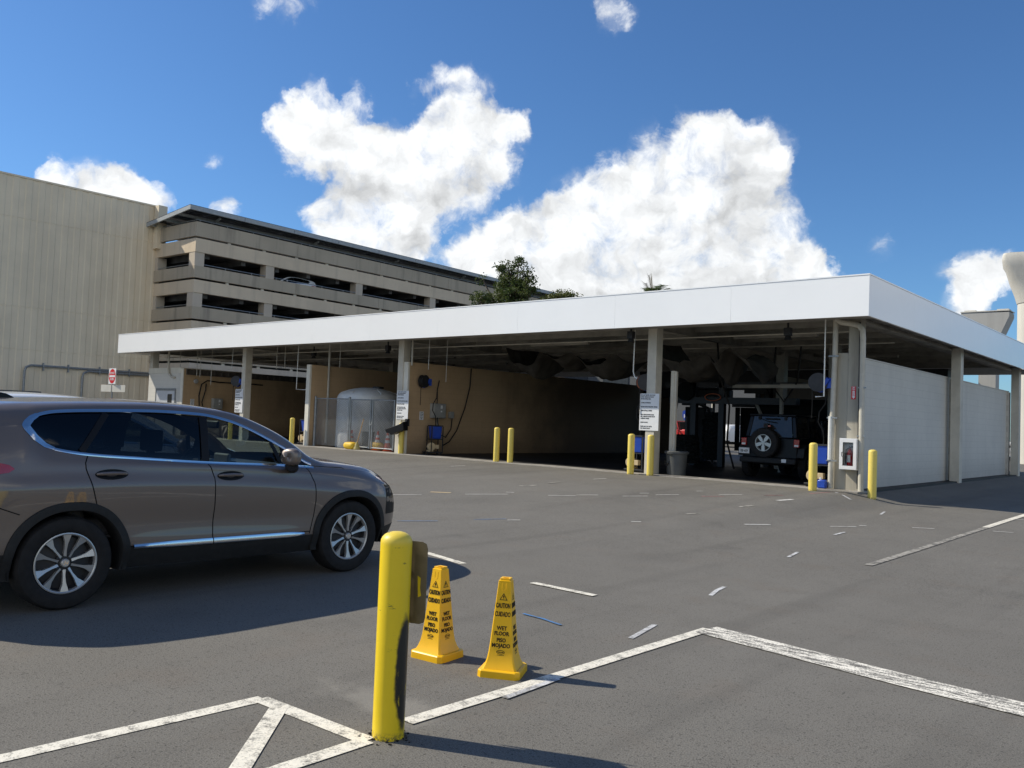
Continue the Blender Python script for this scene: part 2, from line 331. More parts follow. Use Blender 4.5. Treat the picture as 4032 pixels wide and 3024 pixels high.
LINES = [
('w', 0.1, [(-4.281, 1.376), (-4.207, 2.796)]),
('w', 0.1, [(-4.209, 2.783), (-3.325, 2.823)]),
('w', 0.1, [(-3.325, 2.823), (-3.326, 2.168)]),
('w', 0.1, [(-4.019, 2.776), (-3.355, 2.095)]),
('w', 0.1, [(-3.386, 3.139), (-3.348, 4.615), (-3.315, 6.316)]),
('wx', 0.30, [(-3.322, 6.284), (-2.418, 6.154), (-1.726, 6.053), (-0.835, 5.965), (6.0, 5.35)]),
('f', 0.1, [(-3.58, 10.871), (-3.568, 13.737), (-3.573, 17.276)]),
('w', 0.12, [(-3.575, 16.938), (-3.679, 25.905)]),
('w', 0.09, [(-5.446, 6.671), (-4.672, 6.657)]),
('w', 0.1, [(-7.91, 7.221), (-6.656, 6.918)]),
('s', 0.045, [(-3.967, 7.586), (-4.052, 7.871), (-4.094, 8.121)]),
('s', 0.045, [(-3.569, 5.571), (-3.684, 6.111)]),
('s', 0.045, [(-4.496, 10.65), (-4.59, 11.186)]),
('s', 0.045, [(-5.445, 17.181), (-5.569, 17.821)]),
('s', 0.045, [(-4.925, 13.382), (-4.939, 13.875)]),
('s', 0.045, [(-3.288, 3.813), (-3.31, 4.344)]),
('b', 0.03, [(-4.622, 5.555), (-4.401, 5.54), (-4.166, 5.483)]),
('d', 0.05, [(-12.829, 11.259), (-12.459, 11.692)]),
('t', 0.12, [(-12.753, 12.208), (-12.363, 12.408)]),
('d', 0.05, [(-11.987, 12.445), (-11.396, 13.083)]),
('d', 0.05, [(-11.664, 13.315), (-11.515, 13.4)]),
('d', 0.05, [(-10.715, 13.52), (-10.3, 13.889)]),
('d', 0.05, [(-10.351, 13.977), (-10.041, 14.307)]),
('d', 0.05, [(-9.593, 14.499), (-9.235, 14.883)]),
('d', 0.05, [(-9.629, 15.2), (-9.497, 15.347)]),
('d', 0.05, [(-9.233, 15.179), (-8.932, 15.59)]),
('d', 0.05, [(-9.027, 16.487), (-8.932, 16.606)]),
('r', 0.05, [(-8.487, 15.71), (-8.146, 16.025)]),
('d', 0.05, [(-8.4, 16.29), (-8.075, 16.689)]),
('r', 0.05, [(-7.7, 16.902), (-7.429, 17.262)]),
('d', 0.12, [(-7.085, 16.206), (-6.974, 16.642)]),
('f', 0.09, [(-7.169, 14.687), (-7.073, 15.087)]),
('f', 0.09, [(-7.388, 13.161), (-7.263, 13.392)]),
('d', 0.05, [(-16.945, 16.962), (-16.887, 17.485)]),
('d', 0.05, [(-12.076, 16.966), (-12.033, 17.456)]),
('f', 0.09, [(-12.19, 15.365), (-12.115, 15.755)]),
('f', 0.09, [(-12.274, 14.442), (-12.088, 14.823)]),
('d', 0.05, [(-8.993, 10.327), (-8.858, 10.491)]),
('d', 0.05, [(-7.565, 11.71), (-7.434, 11.805)]),
('d', 0.05, [(-6.284, 13.101), (-6.056, 13.59)]),
('d', 0.05, [(-5.365, 14.384), (-5.07, 14.774)]),
('d', 0.05, [(-5.095, 14.986), (-5.002, 15.068)]),
('d', 0.05, [(-4.406, 15.567), (-4.129, 15.823)]),
('d', 0.05, [(-3.357, 16.4), (-3.074, 16.504)]),
('b', 0.03, [(-9.926, 8.822), (-9.572, 9.346)]),
('b', 0.03, [(-9.375, 9.956), (-9.099, 10.413)]),
('r', 0.05, [(-7.238, 18.187), (-7.14, 19.095)]),
('s', 0.06, [(-7.035, 19.16), (-6.492, 18.562)]),
('d', 0.05, [(-3.627, 19.322), (-3.311, 19.221)]),
]
for kind, w, pts in LINES:
    P = [Vector((x,y,0)) for x, y in pts]; S = []
    for i in range(len(P)-1):
        n = max(1, int((P[i+1]-P[i]).length/.35))
        S += [P[i].lerp(P[i+1], k/n) for k in range(n)]
    S.append(P[-1]); rows = []
    for i, p in enumerate(S):
        d = (S[min(i+1,len(S)-1)]-S[max(i-1,0)]).normalized(); nrm = Vector((-d.y, d.x, 0))
        dz = .004 + .0006*(LINES.index((kind,w,pts)) % 9)
        rows.append([(*(p+nrm*o).xy, hg(*(p+nrm*o).xy)+dz) for o in (-w/2, 0, w/2)])
    m = MB(); m.grid(rows); o = m.build('painted_line', MT[kind], lot, smooth=60)
# tar-dark collar and grit where the near bollard meets the asphalt
# ------------------------------------------------------------------ SUV
def pchip(xs, ys):
    xs = np.array(xs,float); ys = np.array(ys,float); h = np.diff(xs); d = np.diff(ys)/h; n = len(xs); m = np.zeros(n)
    m[0], m[-1] = d[0], d[-1]
    for i in range(1,n-1):
        if d[i-1]*d[i] > 0: w1 = 2*h[i]+h[i-1]; w2 = h[i]+2*h[i-1]; m[i] = (w1+w2)/(w1/d[i-1]+w2/d[i])
    def f(x):
        x = min(max(x, xs[0]), xs[-1]); i = int(min(max(np.searchsorted(xs, x)-1, 0), n-2)); t = (x-xs[i])/h[i]
        return float((2*t**3-3*t**2+1)*ys[i]+(t**3-2*t**2+t)*h[i]*m[i]+(-2*t**3+3*t**2)*ys[i+1]+(t**3-t**2)*h[i]*m[i+1])
    return f
def K(*kv): return pchip([k for k,_ in kv], [v for _,v in kv])
Z = [K((-1.07,.42),(-.9,.35),(-.5,.30),(.5,.275),(2.3,.25),(3.1,.25),(3.45,.27),(3.62,.36)),
     K((-1.07,.50),(-.5,.47),(.5,.46),(2.3,.42),(3.1,.42),(3.62,.46)),
     K((-1.07,.62),(0,.62),(1.2,.60),(2.3,.575),(3.2,.56),(3.62,.55)),
     K((-1.07,.90),(0,.88),(1.2,.84),(2.4,.79),(3.1,.74),(3.62,.66)),
     K((-1.07,1.10),(0,1.115),(1.2,1.085),(2.3,1.01),(2.8,.965),(3.2,.90),(3.45,.83),(3.62,.74)),
     K((-1.07,1.30),(-.9,1.38),(-.5,1.42),(-.3,1.434),(-.228,1.347),(-.146,1.282),(-.023,1.250),(.17,1.222),(.53,1.193),(1.19,1.146),(1.95,1.112),(2.35,1.085),(2.7,1.06),(3.0,1.025),(3.2,.985),(3.4,.915),(3.55,.83),(3.62,.78)),
     K((-1.07,1.305),(-.9,1.387),(-.5,1.427),(-.3,1.438),(-.2,1.506),(-.05,1.536),(.374,1.556),(.736,1.564),(1.173,1.55),(1.456,1.50),(1.65,1.434),(1.84,1.348),(2.03,1.251),(2.35,1.087),(2.7,1.062),(3.0,1.027),(3.2,.987),(3.4,.917),(3.55,.832),(3.62,.782)),
     K((-1.07,1.34),(-.9,1.50),(-.5,1.575),(-.2,1.605),(.374,1.63),(.736,1.638),(1.173,1.625),(1.456,1.595),(1.65,1.545),(1.84,1.472),(2.03,1.38),(2.2,1.27),(2.35,1.165),(2.5,1.12),(2.7,1.10),(3.0,1.065),(3.2,1.025),(3.4,.95),(3.55,.86),(3.62,.80)),
     K((-1.07,1.36),(-.9,1.58),(-.75,1.62),(-.3,1.640),(.33,1.668),(.7,1.675),(1.15,1.662),(1.4,1.640),(1.65,1.575),(1.84,1.495),(2.03,1.395),(2.2,1.29),(2.35,1.19),(2.5,1.14),(2.7,1.125),(3.0,1.085),(3.2,1.045),(3.4,.97),(3.55,.88),(3.62,.82))]
W = [K((-1.07,.62),(-.9,.80),(-.5,.86),(2.4,.86),(3.1,.84),(3.35,.76),(3.52,.66),(3.62,.56)),
     K((-1.07,.66),(-.9,.86),(-.5,.92),(0,.935),(2.8,.935),(3.1,.92),(3.3,.87),(3.48,.78),(3.57,.68),(3.62,.58)),
     K((-1.07,.67),(-.9,.86),(-.5,.922),(0,.938),(.7,.918),(1.2,.914),(2.0,.918),(2.6,.937),(3.1,.925),(3.3,.88),(3.48,.79),(3.57,.70),(3.62,.60)),
     K((-1.07,.68),(-.9,.87),(-.5,.93),(0,.950),(.7,.938),(1.2,.934),(2.0,.936),(2.7,.948),(3.1,.93),(3.3,.885),(3.48,.79),(3.57,.70),(3.62,.60)),
     K((-1.07,.67),(-.9,.85),(-.5,.91),(0,.930),(1.2,.930),(2.3,.925),(2.8,.915),(3.1,.89),(3.3,.84),(3.48,.74),(3.57,.64),(3.62,.55)),
     K((-1.07,.58),(-.9,.72),(-.5,.78),(-.3,.802),(-.2,.83),(-.02,.862),(.17,.874),(1.2,.878),(2.0,.866),(2.35,.848),(2.7,.835),(3.0,.80),(3.2,.75),(3.4,.68),(3.55,.58),(3.62,.48)),
     K((-1.07,.575),(-.9,.715),(-.5,.775),(-.3,.797),(-.2,.765),(-.05,.748),(.374,.728),(1.173,.722),(1.65,.752),(2.03,.80),(2.35,.846),(2.7,.832),(3.0,.795),(3.2,.745),(3.4,.675),(3.55,.575),(3.62,.475)),
     K((-1.07,.54),(-.9,.62),(-.5,.66),(-.2,.655),(.374,.648),(1.173,.645),(1.65,.665),(2.03,.705),(2.2,.735),(2.35,.765),(2.6,.75),(3.0,.71),(3.2,.66),(3.4,.59),(3.55,.50),(3.62,.42)),
     K((-1.07,0),(3.62,0))]
BOW = K((-1.07,0),(1.25,0),(1.5,.05),(2.0,.11),(2.5,.17),(3.0,.15),(3.62,.09))
NS = [2,2,5,10,6,8,3,8]
SHO = pchip([-.40,-.26,-.15,-.03,.03,.12],[0,.004,.008,-.016,-.014,0])
ST = sorted(set([round(-1.07+.0335*i,4) for i in range(int(4.69/.0335)+1)] + [3.62, 1.205, .13]))
def section(s):
    zz = [f(s) for f in Z]; ww = [f(s) for f in W]
    zf = pchip(range(9), zz); wf = pchip(range(9), ww); pts = []
    for i in range(8):
        for k in range(NS[i]):
            t = i+k/NS[i]
            if i == 5:
                u = k/NS[i]; pts.append((ww[5]+(ww[6]-ww[5])*u+.012*4*u*(1-u)*min(1,(zz[6]-zz[5])/.2), zz[5]+(zz[6]-zz[5])*u))
            elif i == 7:
                u = k/NS[i]; pts.append((ww[7]*(1-u), zz[7]+(zz[8]-zz[7])*(1-(1-u)**2.2)))
            else:
                z_ = zf(t); fd = max(0,min(1,(s+.75)/.4))*max(0,min(1,(3.35-s)/.5)); pts.append((wf(t)+(SHO(min(.12,max(-.4,z_-zz[4])))*fd if i < 5 else 0), z_))
    pts.append((0, zz[8])); w6 = ww[6]; bw = BOW(s)
    return [(w, s + (bw*(1-(w/w6)**2) if w < w6 else 0), z) for w, z in pts]
SEC = [section(s) for s in ST]; NR = len(SEC[0]); RI = [0]
for n in NS: RI.append(RI[-1]+n)
def surf(s, z):                                  # half width of the body side at station s, height z
    i = min(max(int(np.searchsorted(ST, s))-1, 0), len(ST)-2); t = (s-ST[i])/(ST[i+1]-ST[i]); o = []
    for S in (SEC[i], SEC[i+1]):
        for k in range(RI[7]):
            if S[k][2] <= z <= S[k+1][2]+1e-9: u = (z-S[k][2])/max(1e-6,S[k+1][2]-S[k][2]); o.append(S[k][0]+(S[k+1][0]-S[k][0])*u); break
        else: o.append(S[0][0] if z < S[0][2] else S[RI[7]][0])
    return o[0]+(o[1]-o[0])*t
AX = 2.775                                       # wheelbase
def in_arch(s, z, r): return min(math.hypot(s-.035, z-.36), math.hypot(s-AX-.03, z-.355)) < r
GAPS = dict(c=[(.155,1.222),(.122,1.146),(.125,1.102),(.169,.966),(.225,.769)], b=[(1.180,1.146),(1.215,1.08),(1.243,1.0),(1.256,.75),(1.252,.533),(1.25,.455)], a=[(2.235,1.092),(2.268,1.05),(2.325,.93),(2.338,.75),(2.328,.60),(2.285,.43)])
def gap_s(key, z):
    g = GAPS[key]
    if z >= g[0][1]: return g[0][0]
    for (s0,z0),(s1,z1) in zip(g, g[1:]):
        if z1 <= z <= z0: return s0+(s1-s0)*(z0-z)/(z0-z1)
    return g[-1][0]
def make_suv(paint, label):
    root = thing('suv', label, 'suv')
    V = []; 
    for side in (1,-1):
        for S in SEC: V += [(w*side, s, z) for w, s, z in S]
    nst = len(SEC); off = nst*NR; faces = {}
    def put(k, f): faces.setdefault(k, []).append(f)
    for si, side in enumerate((1,-1)):
        for i in range(nst-1):
            for k in range(NR-1):
                a = si*off+i*NR+k; f = (a, a+NR, a+NR+1, a+1) if side == 1 else (a, a+1, a+NR+1, a+NR)
                w, s, z = [sum(c)/4 for c in zip(SEC[i][k],SEC[i+1][k],SEC[i+1][k+1],SEC[i][k+1])]; s0 = (ST[i]+ST[i+1])/2
                if k < RI[5] and in_arch(s, z, .445): continue
                if RI[5] <= k < RI[6] and -.3 < s0 < 2.35:
                    put(('q' if s0 < .13+.25*(z-1.2)/.35 else 'r' if s0 < 1.205 else 'f', side), f); continue
                if k >= RI[7] and 1.44 < s0 < 2.40: put(('ws',0), f); continue
                if k < RI[1]: put(('sill',side), f)
                elif k < RI[5] and gap_s('c',z) < s < gap_s('b',z): put(('rd',side), f)
                elif k < RI[5] and gap_s('b',z) < s < gap_s('a',z): put(('fd',side), f)
                else: put(('body',0), f)
    for i in (0, nst-1):                          # end caps, fan strips between the two sides
        for k in range(NR-1):
            a, b = i*NR+k, off+i*NR+k
            put(('body',0), (a,a+1,b+1,b) if i == 0 else (a,b,b+1,a+1))
    allf = [f for fs in faces.values() for f in fs]
    me = bpy.data.meshes.new('t'); me.from_pydata(V, [], allf)
    bm = bmesh.new(); bm.from_mesh(me); bm.verts.ensure_lookup_table(); bm.normal_update()
    N = [tuple(v.normal) for v in bm.verts]; bm.free(); bpy.data.meshes.remove(me)
    # weld the seam along the centre line for shading
    for i in range(nst):
        a = i*NR+NR-1; n = (Vector(N[a])+Vector(N[off+a])); n.x = 0
        if n.length > 1e-6: n.normalize(); N[a] = N[off+a] = tuple(n)
    def piece(name, key, mat, parent, inset=0):
        idx = {}; vs = []; fs = []; ns = []
        for f in faces.get(key, []):
            g_ = []
            for q in f:
                if q not in idx: idx[q] = len(vs); vs.append(tuple(Vector(V[q])-Vector(N[q])*inset)); ns.append(N[q])
                g_.append(idx[q])
            if len(set(g_)) > 2: fs.append(tuple(g_))
        me = bpy.data.meshes.new(name); me.from_pydata(vs, [], fs); me.polygons.foreach_set('use_smooth', [True]*len(fs))
        me.materials.append(mat); me.normals_split_custom_set_from_vertices(ns)
        o = bpy.data.objects.new(name, me); COL.objects.link(o); o.parent = parent; return o
    body = piece('body', ('body',0), paint, root); [piece('sill', ('sill',q), MT['clad'], root) for q in (1,-1)]
    doors = {}
    for sd in (1,-1):
        doors['r',sd] = piece('rear_door', ('rd',sd), paint, root); doors['f',sd] = piece('front_door', ('fd',sd), paint, root)
        piece('quarter_window', ('q',sd), MT['grear'], root, .010); piece('rear_window', ('r',sd), MT['grear'], root, .010); piece('front_window', ('f',sd), MT['gfront'], root, .010)
    piece('windshield', ('ws',0), MT['gfront'], root, .008)
    def ribbon(path, wid, out, sd, mb):           # strip following a line (s,z) on the side
        rows = []
        for i, (s, z) in enumerate(path):
            a, b = path[max(i-1,0)], path[min(i+1,len(path)-1)]; d = Vector((b[0]-a[0], b[1]-a[1])).normalized(); n = Vector((-d.y, d.x)); wd = wid[i] if isinstance(wid, list) else wid
            rows.append([(sd*(surf(s+n.x*o, z+n.y*o)+out*(1-abs(u)*.35)), s+n.x*o, z+n.y*o) for u in (-1,-.5,0,.5,1) for o in (u*wd/2,)])
        if len(rows) > 1: mb.grid(rows)
    dens = lambda pts, n=6: [(p[0]+(q[0]-p[0])*k/n, p[1]+(q[1]-p[1])*k/n) for p, q in zip(pts, pts[1:]) for k in range(n)]+[pts[-1]]
    ss = lambda a, b, st=.03: [a+(b-a)*k/max(1,int((b-a)/st)) for k in range(max(1,int((b-a)/st))+1)]
    for sd in (1,-1):
        ch = MB(); bk = MB(); gp = MB()
        top = [(s, Z[6](s)+.014) for s in ss(-.21,2.33)]; bot = [(s, Z[5](s)-.012) for s in ss(-.10,2.35)]
        ribbon(top, .024, .007, sd, ch); ribbon(bot, .022, .007, sd, ch)
        rear = [(-.10,1.258),(-.165,1.285),(-.235,1.345),(-.288,1.415),(-.296,1.435),(-.285,1.455),(-.25,1.492),(-.205,1.518)]
        ribbon(dens(rear,4), [.022+.034*math.sin(PI*min(1,k/31)) for k in range(29)], .007, sd, ch)
        ch.build('window_trim', MT['chrome'], root)
        # black pillars behind the glass line
        for (sa,za,sb,zb,wd) in ((.10,1.235,.335,1.548,.05),(1.172,1.15,1.205,1.54,.075),(1.96,1.118,1.885,1.318,.045)):
            ribbon([(sa+(sb-sa)*k/8, za+(zb-za)*k/8) for k in range(9)], wd, .002, sd, bk); bk.build('window_pillar', MT['black'], root); bk = MB()
        tri = MB(); rows = []
        for k in range(9):
            s = 1.98+.36*k/8; rows.append([(sd*(surf(s, Z[5](s)+(Z[6](s)-Z[5](s))*u)+.002), s, Z[5](s)+(Z[6](s)-Z[5](s))*u) for u in (0,.5,1)])
        bk.grid(rows); bk.build('window_corner', MT['black'], root)
        for key in 'cba': ribbon(dens(GAPS[key],8), .009, .0018, sd, gp); gp.build('panel_gap', MT['gap'], root); gp = MB()
        ribbon(dens([(-.49,.82),(-.349,.763)]), .008, .0018, sd, gp); gp.build('panel_gap', MT['gap'], root); gp = MB(); ribbon(dens([(2.30,1.088),(2.55,1.072),(2.72,1.062),(2.75,1.045)]), .007, .0018, sd, gp)
        gp.build('panel_gap', MT['gap'], root); gp = MB(); ribbon([(s,.452) for s in ss(.5,2.29,.06)], .008, .0018, sd, gp)
        gp.build('panel_gap', MT['gap'], root)
        # chrome sill strip
        st = MB()
        for a, b in ((.535,1.243),(1.252,2.215)):
            rows = []
            for s in ss(a,b,.06):
                zc = .452-.018*(s-.5)/1.7; hh = .017+.012*min(1,(s-.53)/.35)*(1 if s < 2.05 else max(0,(2.215-s)/.165))
                x = surf(s, zc); rows.append([(sd*(x+.004), s, zc-hh), (sd*(x+.020), s, zc-hh*.8), (sd*(x+.024), s, zc), (sd*(x+.016), s, zc+hh*.9), (sd*(x+.0), s, zc+hh)])
            st.grid(rows)
        st.build('sill_trim', MT['chrome'], root)
        # wheel-arch cladding: a flat band with a turned-in lip
        for c, zc, fl in ((.035,.36,0), (AX+.03,.355,1)):
            cl = MB(); rows = []
            for k in range(45):
                th = R(-14+208*k/44); rows.append([])
                for rr, o in ((.482,.001),(.478,.014),(.45,.020),(.418,.020),(.412,.012),(.408,-.05),(.40,-.16)):
                    e = 1+.03*abs(math.sin(2*th)); s, z = c+math.cos(th)*rr*e, max(.262, zc+math.sin(th)*rr*e)
                    rows[-1].append((sd*(surf(s, max(z,.30))+o), s, z))
            cl.grid(rows); cl.build('wheel_arch', MT['clad'], root)
            ln = MB(); arc_ = [(c+.44*math.cos(R(-12+204*k/24)), zc+.44*math.sin(R(-12+204*k/24))) for k in range(25)]; ln.grid([[(sd*x_,y_,z_) for x_ in (.47,.70,.90)] for y_,z_ in arc_]); ln.add([(sd*.47,y_,z_) for y_,z_ in arc_], [tuple(range(25))])
            ln.build('wheel_well', MT['gap'], root)
        # handles
        for d, hs, hz in ((doors['r',sd],.328,1.052),(doors['f',sd],1.405,1.016)):
            cup = MB(); rows = []
            for q in range(7):
                rr = q/6; rows.append([(sd*(surf(hs+.135*rr*math.cos(t), hz+.042*rr*math.sin(t))+.0025-.004*(1-rr)), hs+.135*rr*math.cos(t), hz+.042*rr*math.sin(t)) for t in [2*PI*k/24 for k in range(25)]])
            cup.grid(rows); cp = cup.build('handle_cup', MT['black'], d)
            h = MB(); x = surf(hs,hz); h.tube([(sd*(x+.004),hs-.12,hz+.004),(sd*(x+.030),hs-.09,hz+.008),(sd*(x+.038),hs,hz+.011),(sd*(x+.030),hs+.09,hz+.008),(sd*(x+.004),hs+.12,hz+.004)], [.010,.014,.015,.014,.010], 10)
            h.build('door_handle', paint, d)
        # mirror
        mr = MB(); rows = []
        for i in range(13):
            th = PI*i/12; q = math.sin(th)**.6; y = 1.965-math.cos(th)*.058
            rows.append([(sd*(1.03+.10*q*abs(math.cos(f))**.7*(1 if math.cos(f) > 0 else -1)), y+.02*math.cos(f), 1.188+.084*q*abs(math.sin(f))**.7*(1 if math.sin(f) > 0 else -1)) for f in [2*PI*k/24 for k in range(25)]])
        mr.grid(rows); mo = mr.build('mirror', paint, root)
        b = MB(); b.tube([(sd*.86,2.07,1.075),(sd*.93,2.05,1.075),(sd*1.0,2.01,1.085),(sd*1.05,1.965,1.108)], [.048,.05,.056,.055], 12); b.build('mirror_base', MT['black'], mo)
        # lamps
        hl = MB(); rows = [[(sd*(surf(s, z)+.004), s, z) for z in (z0, (z0+z1)/2, z1)] for s, z0, z1 in ((3.20,.945,.955),(3.26,.915,.952),(3.34,.885,.938),(3.42,.872,.915),(3.50,.862,.885),(3.56,.842,.858))]
        hl.grid(rows); hl.build('headlight', MT['lens'], root)
        hc = MB(); ribbon([(3.30,.868),(3.38,.862),(3.46,.852),(3.55,.835)], .030, .009, sd, hc); hc.build('headlight_trim', MT['chrome'], root)
        fl_ = MB(); rows = [[(sd*(surf(s, z)+.004), s, z) for z in (.56,.66,.76,.83)] for s in (3.30,3.37,3.44,3.51,3.57)]; fl_.grid(rows); fl_.build('fog_lamp_housing', MT['black'], root)
        tl = MB(); rows = [[(sd*(surf(s, z)+.006), s, z) for z in (zc-h, zc, zc+h)] for s, zc, h in ((-.395,1.108,.004),(-.43,1.109,.028),(-.5,1.112,.042),(-.65,1.115,.055),(-.85,1.115,.065),(-1.0,1.11,.07))]
        tl.grid(rows); tl.build('tail_light', MT['redlens'], root)
        # wheels
        for c in (0.0, AX):
            Mx = tr(sd*.935, c+.01, .365) @ rot('Y', 90*sd)      # local z points outward
            wr = bpy.data.objects.new('wheel', None); COL.objects.link(wr); wr.parent = root
            ty = MB(); ty.lathe([(.232,-.215),(.30,-.235),(.345,-.225),(.362,-.20),(.365,-.12),(.365,-.05),(.360,-.022),(.345,-.004),(.31,.004),(.262,.002),(.240,-.010),(.234,-.02),(.232,-.1)], 48, Mx, caps=False); ty.build('tyre', MT['rubber'], wr)
            rm = MB(); rm.lathe([(.236,-.012),(.238,-.006),(.230,-.004),(.222,-.010),(.218,-.03),(.212,-.12)], 48, Mx, caps=False)
            for q in range(5):
                for e in (-1,1):
                    a0 = R(90+72*q); A = lambda r, d: (r*math.cos(a0+e*R(d)), r*math.sin(a0+e*R(d)))
                    top_ = [A(.052,8),A(.10,13),A(.15,12.5),A(.222,9.5),A(.225,17),A(.222,25.5),A(.165,21),A(.11,21),A(.055,30)]
                    zz_ = [-.026,-.028,-.024,-.012,-.012,-.014,-.026,-.036,-.034]; n = len(top_)
                    vs = [(x,y,z) for (x,y),z in zip(top_,zz_)]+[(x,y,z-.03) for (x,y),z in zip(top_,zz_)]
                    if e < 0: vs = vs
                    rm.add(vs, [tuple(range(n)), tuple(range(2*n-1,n-1,-1))]+[(k,n+k,n+(k+1)%n,(k+1)%n) for k in range(n)], Mx)
            rm.lathe([(0,-.012),(.026,-.012),(.032,-.018),(.034,-.04)], 24, Mx, caps=False)
            rm.build('rim', MT['rim'], wr, smooth=25)
            dk = MB(); dk.lathe([(.216,-.035),(.20,-.07),(.06,-.055),(.058,-.04),(0,-.038)], 40, Mx, caps=False)
            for q in range(5): dk.lathe([(.011,-.055),(.011,-.026),(0,-.022)], 8, Mx @ tr(.068*math.cos(R(90+72*q)), .068*math.sin(R(90+72*q)), 0))
            dk.build('rim_recess', MT['rimdark'], wr)
            em = MB(); text_into(em, 'H', .036, Mx @ tr(0,0,-.011) @ rot('Z', 90 if sd > 0 else -90), .0015, 1.2, shear=.3); em.build('hub_emblem', MT['chrome'], wr)
    # floor pan, liner and cabin
    u = MB(); u.box(-.60,.60,-.85,3.3,.24,.52); u.box(-.80,.80,.55,2.25,.26,.50); u.build('floor_pan', MT['gap'], root)
    fn = MB(); fn.prism([(-.30,.0),(-.10,-.005),(-.14,.022),(-.19,.045),(-.27,.058)], -.022, .022, tr(0,0,1.635) @ Matrix(((0,0,1,0),(1,0,0,0),(0,1,0,0),(0,0,0,1)))); fn.build('roof_fin', MT['paintk'], root, bevel=.008)
    d = MB(); d.box(-.74,.74,1.92,2.40,.86,1.075); d.box(-.16,.16,1.86,1.93,.90,1.10); d.box(-.14,.14,1.83,1.87,1.02,1.17); d.build('dashboard', MT['dash'], root, bevel=.04)
    sw = MB(); sw.tube([(-.38+.18*math.cos(t), 1.70+.06*math.sin(t), 1.03+.17*math.sin(t)) for t in [2*PI*k/24 for k in range(24)]], .015, 8, closed=True); sw.tube([(-.38,1.86,.98),(-.38,1.70,1.03)], .03, 8); sw.box(-.54,-.22,1.69,1.71,1.01,1.05); sw.build('steering_wheel', MT['black'], root)
    def seat(x, y, w):
        s_ = MB(); s_.cbox((x,y+.24,.60),(w,.52,.16)); s_.prism([(-.02,.55),(.13,.55),(-.02,1.16),(-.14,1.18)], -w/2, w/2, tr(x,y,0) @ Matrix(((0,0,1,0),(1,0,0,0),(0,1,0,0),(0,0,0,1)))); 
        s_.build('seat', MT['seat'], root, bevel=.05, seg=3)
        h = MB(); h.cbox((x,y-.11,1.31),(.25,.10,.19)); h.cbox((x,y-.11,1.19),(.12,.03,.10)); h.build('headrest', MT['seat'], root, bevel=.04, seg=3)
    for x in (-.38,.38): seat(x, 1.02, .50)
    for x in (-.45,.45): seat(x, .12, .62)
    fl = MB(); fl.box(-.78,.78,-.75,2.3,.52,.54); fl.build('cabin_floor', MT['seat'], root)
    hl = MB(); rows = []
    for i in range(0, nst):
        if -.8 < ST[i] < 1.42: rows.append([(w*sg, s, z-.03) for sg, sq in ((-1, SEC[i][RI[6]+1:]), (1, SEC[i][RI[6]+1:][::-1])) for w, s, z in sq])
    hl.grid(rows); hl.build('headliner', MT['seat'], root)
    rv = MB(); rv.cbox((0,1.72,1.46),(.24,.03,.075)); rv.build('rearview_mirror', MT['black'], root, bevel=.015)
    gr = MB(); rows = [[(x, 3.715-.13*(x/.5)**2-.10*max(0,(z-.62)/.2)**2*.5, z) for z in (.42,.50,.58,.66,.74)] for x in [-.5+.1*k for k in range(11)]]; gr.grid(rows); gr.build('grille', MT['black'], root)
    bp = MB(); bp.box(-.26,.26,3.708,3.722,.47,.60); bp.build('licence_plate', MT['plate'], root)
    rw = MB(); rows = [[(x, -1.0+.10*(x/.6)**2 + (z-1.12)*.30 -.085, z) for z in (1.16,1.3,1.44)] for x in [-.55+.11*k for k in range(11)]]; rw.grid(rows); rw.build('back_window', MT['darkglass'], root)
    return root
suv = make_suv(MT['paint'], 'grey-brown SUV parked at the left of the photo with chrome window trim')
suv.location = (-7.95, 2.815, 0)
# ------------------------------------------------------------------ foreground bollard with its sign plate
def bollard_mesh(r, h, dome=.055, n=32):
    m = MB(); prof = [(r*1.0,-.02),(r,.02),(r,h-dome)]
    for k in range(1,7): a = k/6*PI/2; prof.append((r*math.cos(a)**.8 if k < 6 else 0, h-dome+dome*math.sin(a)))
    m.lathe(prof, n); return m
fb = thing('bollard', 'large scuffed yellow bollard in the foreground carrying a metal sign plate', 'bollard', (-3.307,2.943,0), 0, None)
post = bollard_mesh(.081, 1.03).build('post', MT['boll'], fb)
pl = MB(); rows = []
def rr_out(u, v): return u, v
for i in range(13):
    z = .505+.455*i/12; row = []
    for k in range(9):
        y = -.155+.31*k/8; c = .035
        zz, yy = z, y
        dz = max(0, abs(z-.7325)-(.2275-c)); dy = max(0, abs(y)-(.155-c))
        if dz and dy:
            L = math.hypot(dz,dy); f = min(1, c/L) if L > c else 1
            zz = .7325+math.copysign(.2275-c+dz*f, z-.7325); yy = math.copysign(.155-c+dy*f, y)
        row.append((yy*.80+.012, .089, .555+(zz-.505)*.42/.455))
    rows.append(row)
pl.grid(rows); sp_ = pl.build('sign_plate', MT['alum'], fb, smooth=0); sp_.rotation_euler = (0,0,R(20)); so_ = sp_.modifiers.new('thick','SOLIDIFY'); so_.thickness = .003; so_.offset = 0
sm = MB(); sm.add([(.085+dy,.0865,z) for dy,z in ((0,.80),(.018,.79),(.016,.74),(.024,.70),(.006,.69),(.003,.74))], [(0,1,2,3,4,5)]); sm.build('paint_smear', MT['yellow'], sp_)
bt = MB(); bt.cyl((0,.095,.62),(0,.07,.62),.012,n=8); bt.cyl((0,.095,.85),(0,.07,.85),.012,n=8); bt.build('bolt', MT['galv'], sp_)
rg = MB()
for k in range(40):
    a = random.random()*2*PI; r = .085+random.random()**2*.06; s_ = .004+random.random()*.008
    rg.cbox((0,0,0),(s_,s_*1.3,s_*.8), tr(math.cos(a)*r,math.sin(a)*r,.002) @ rot('Z',random.random()*360))
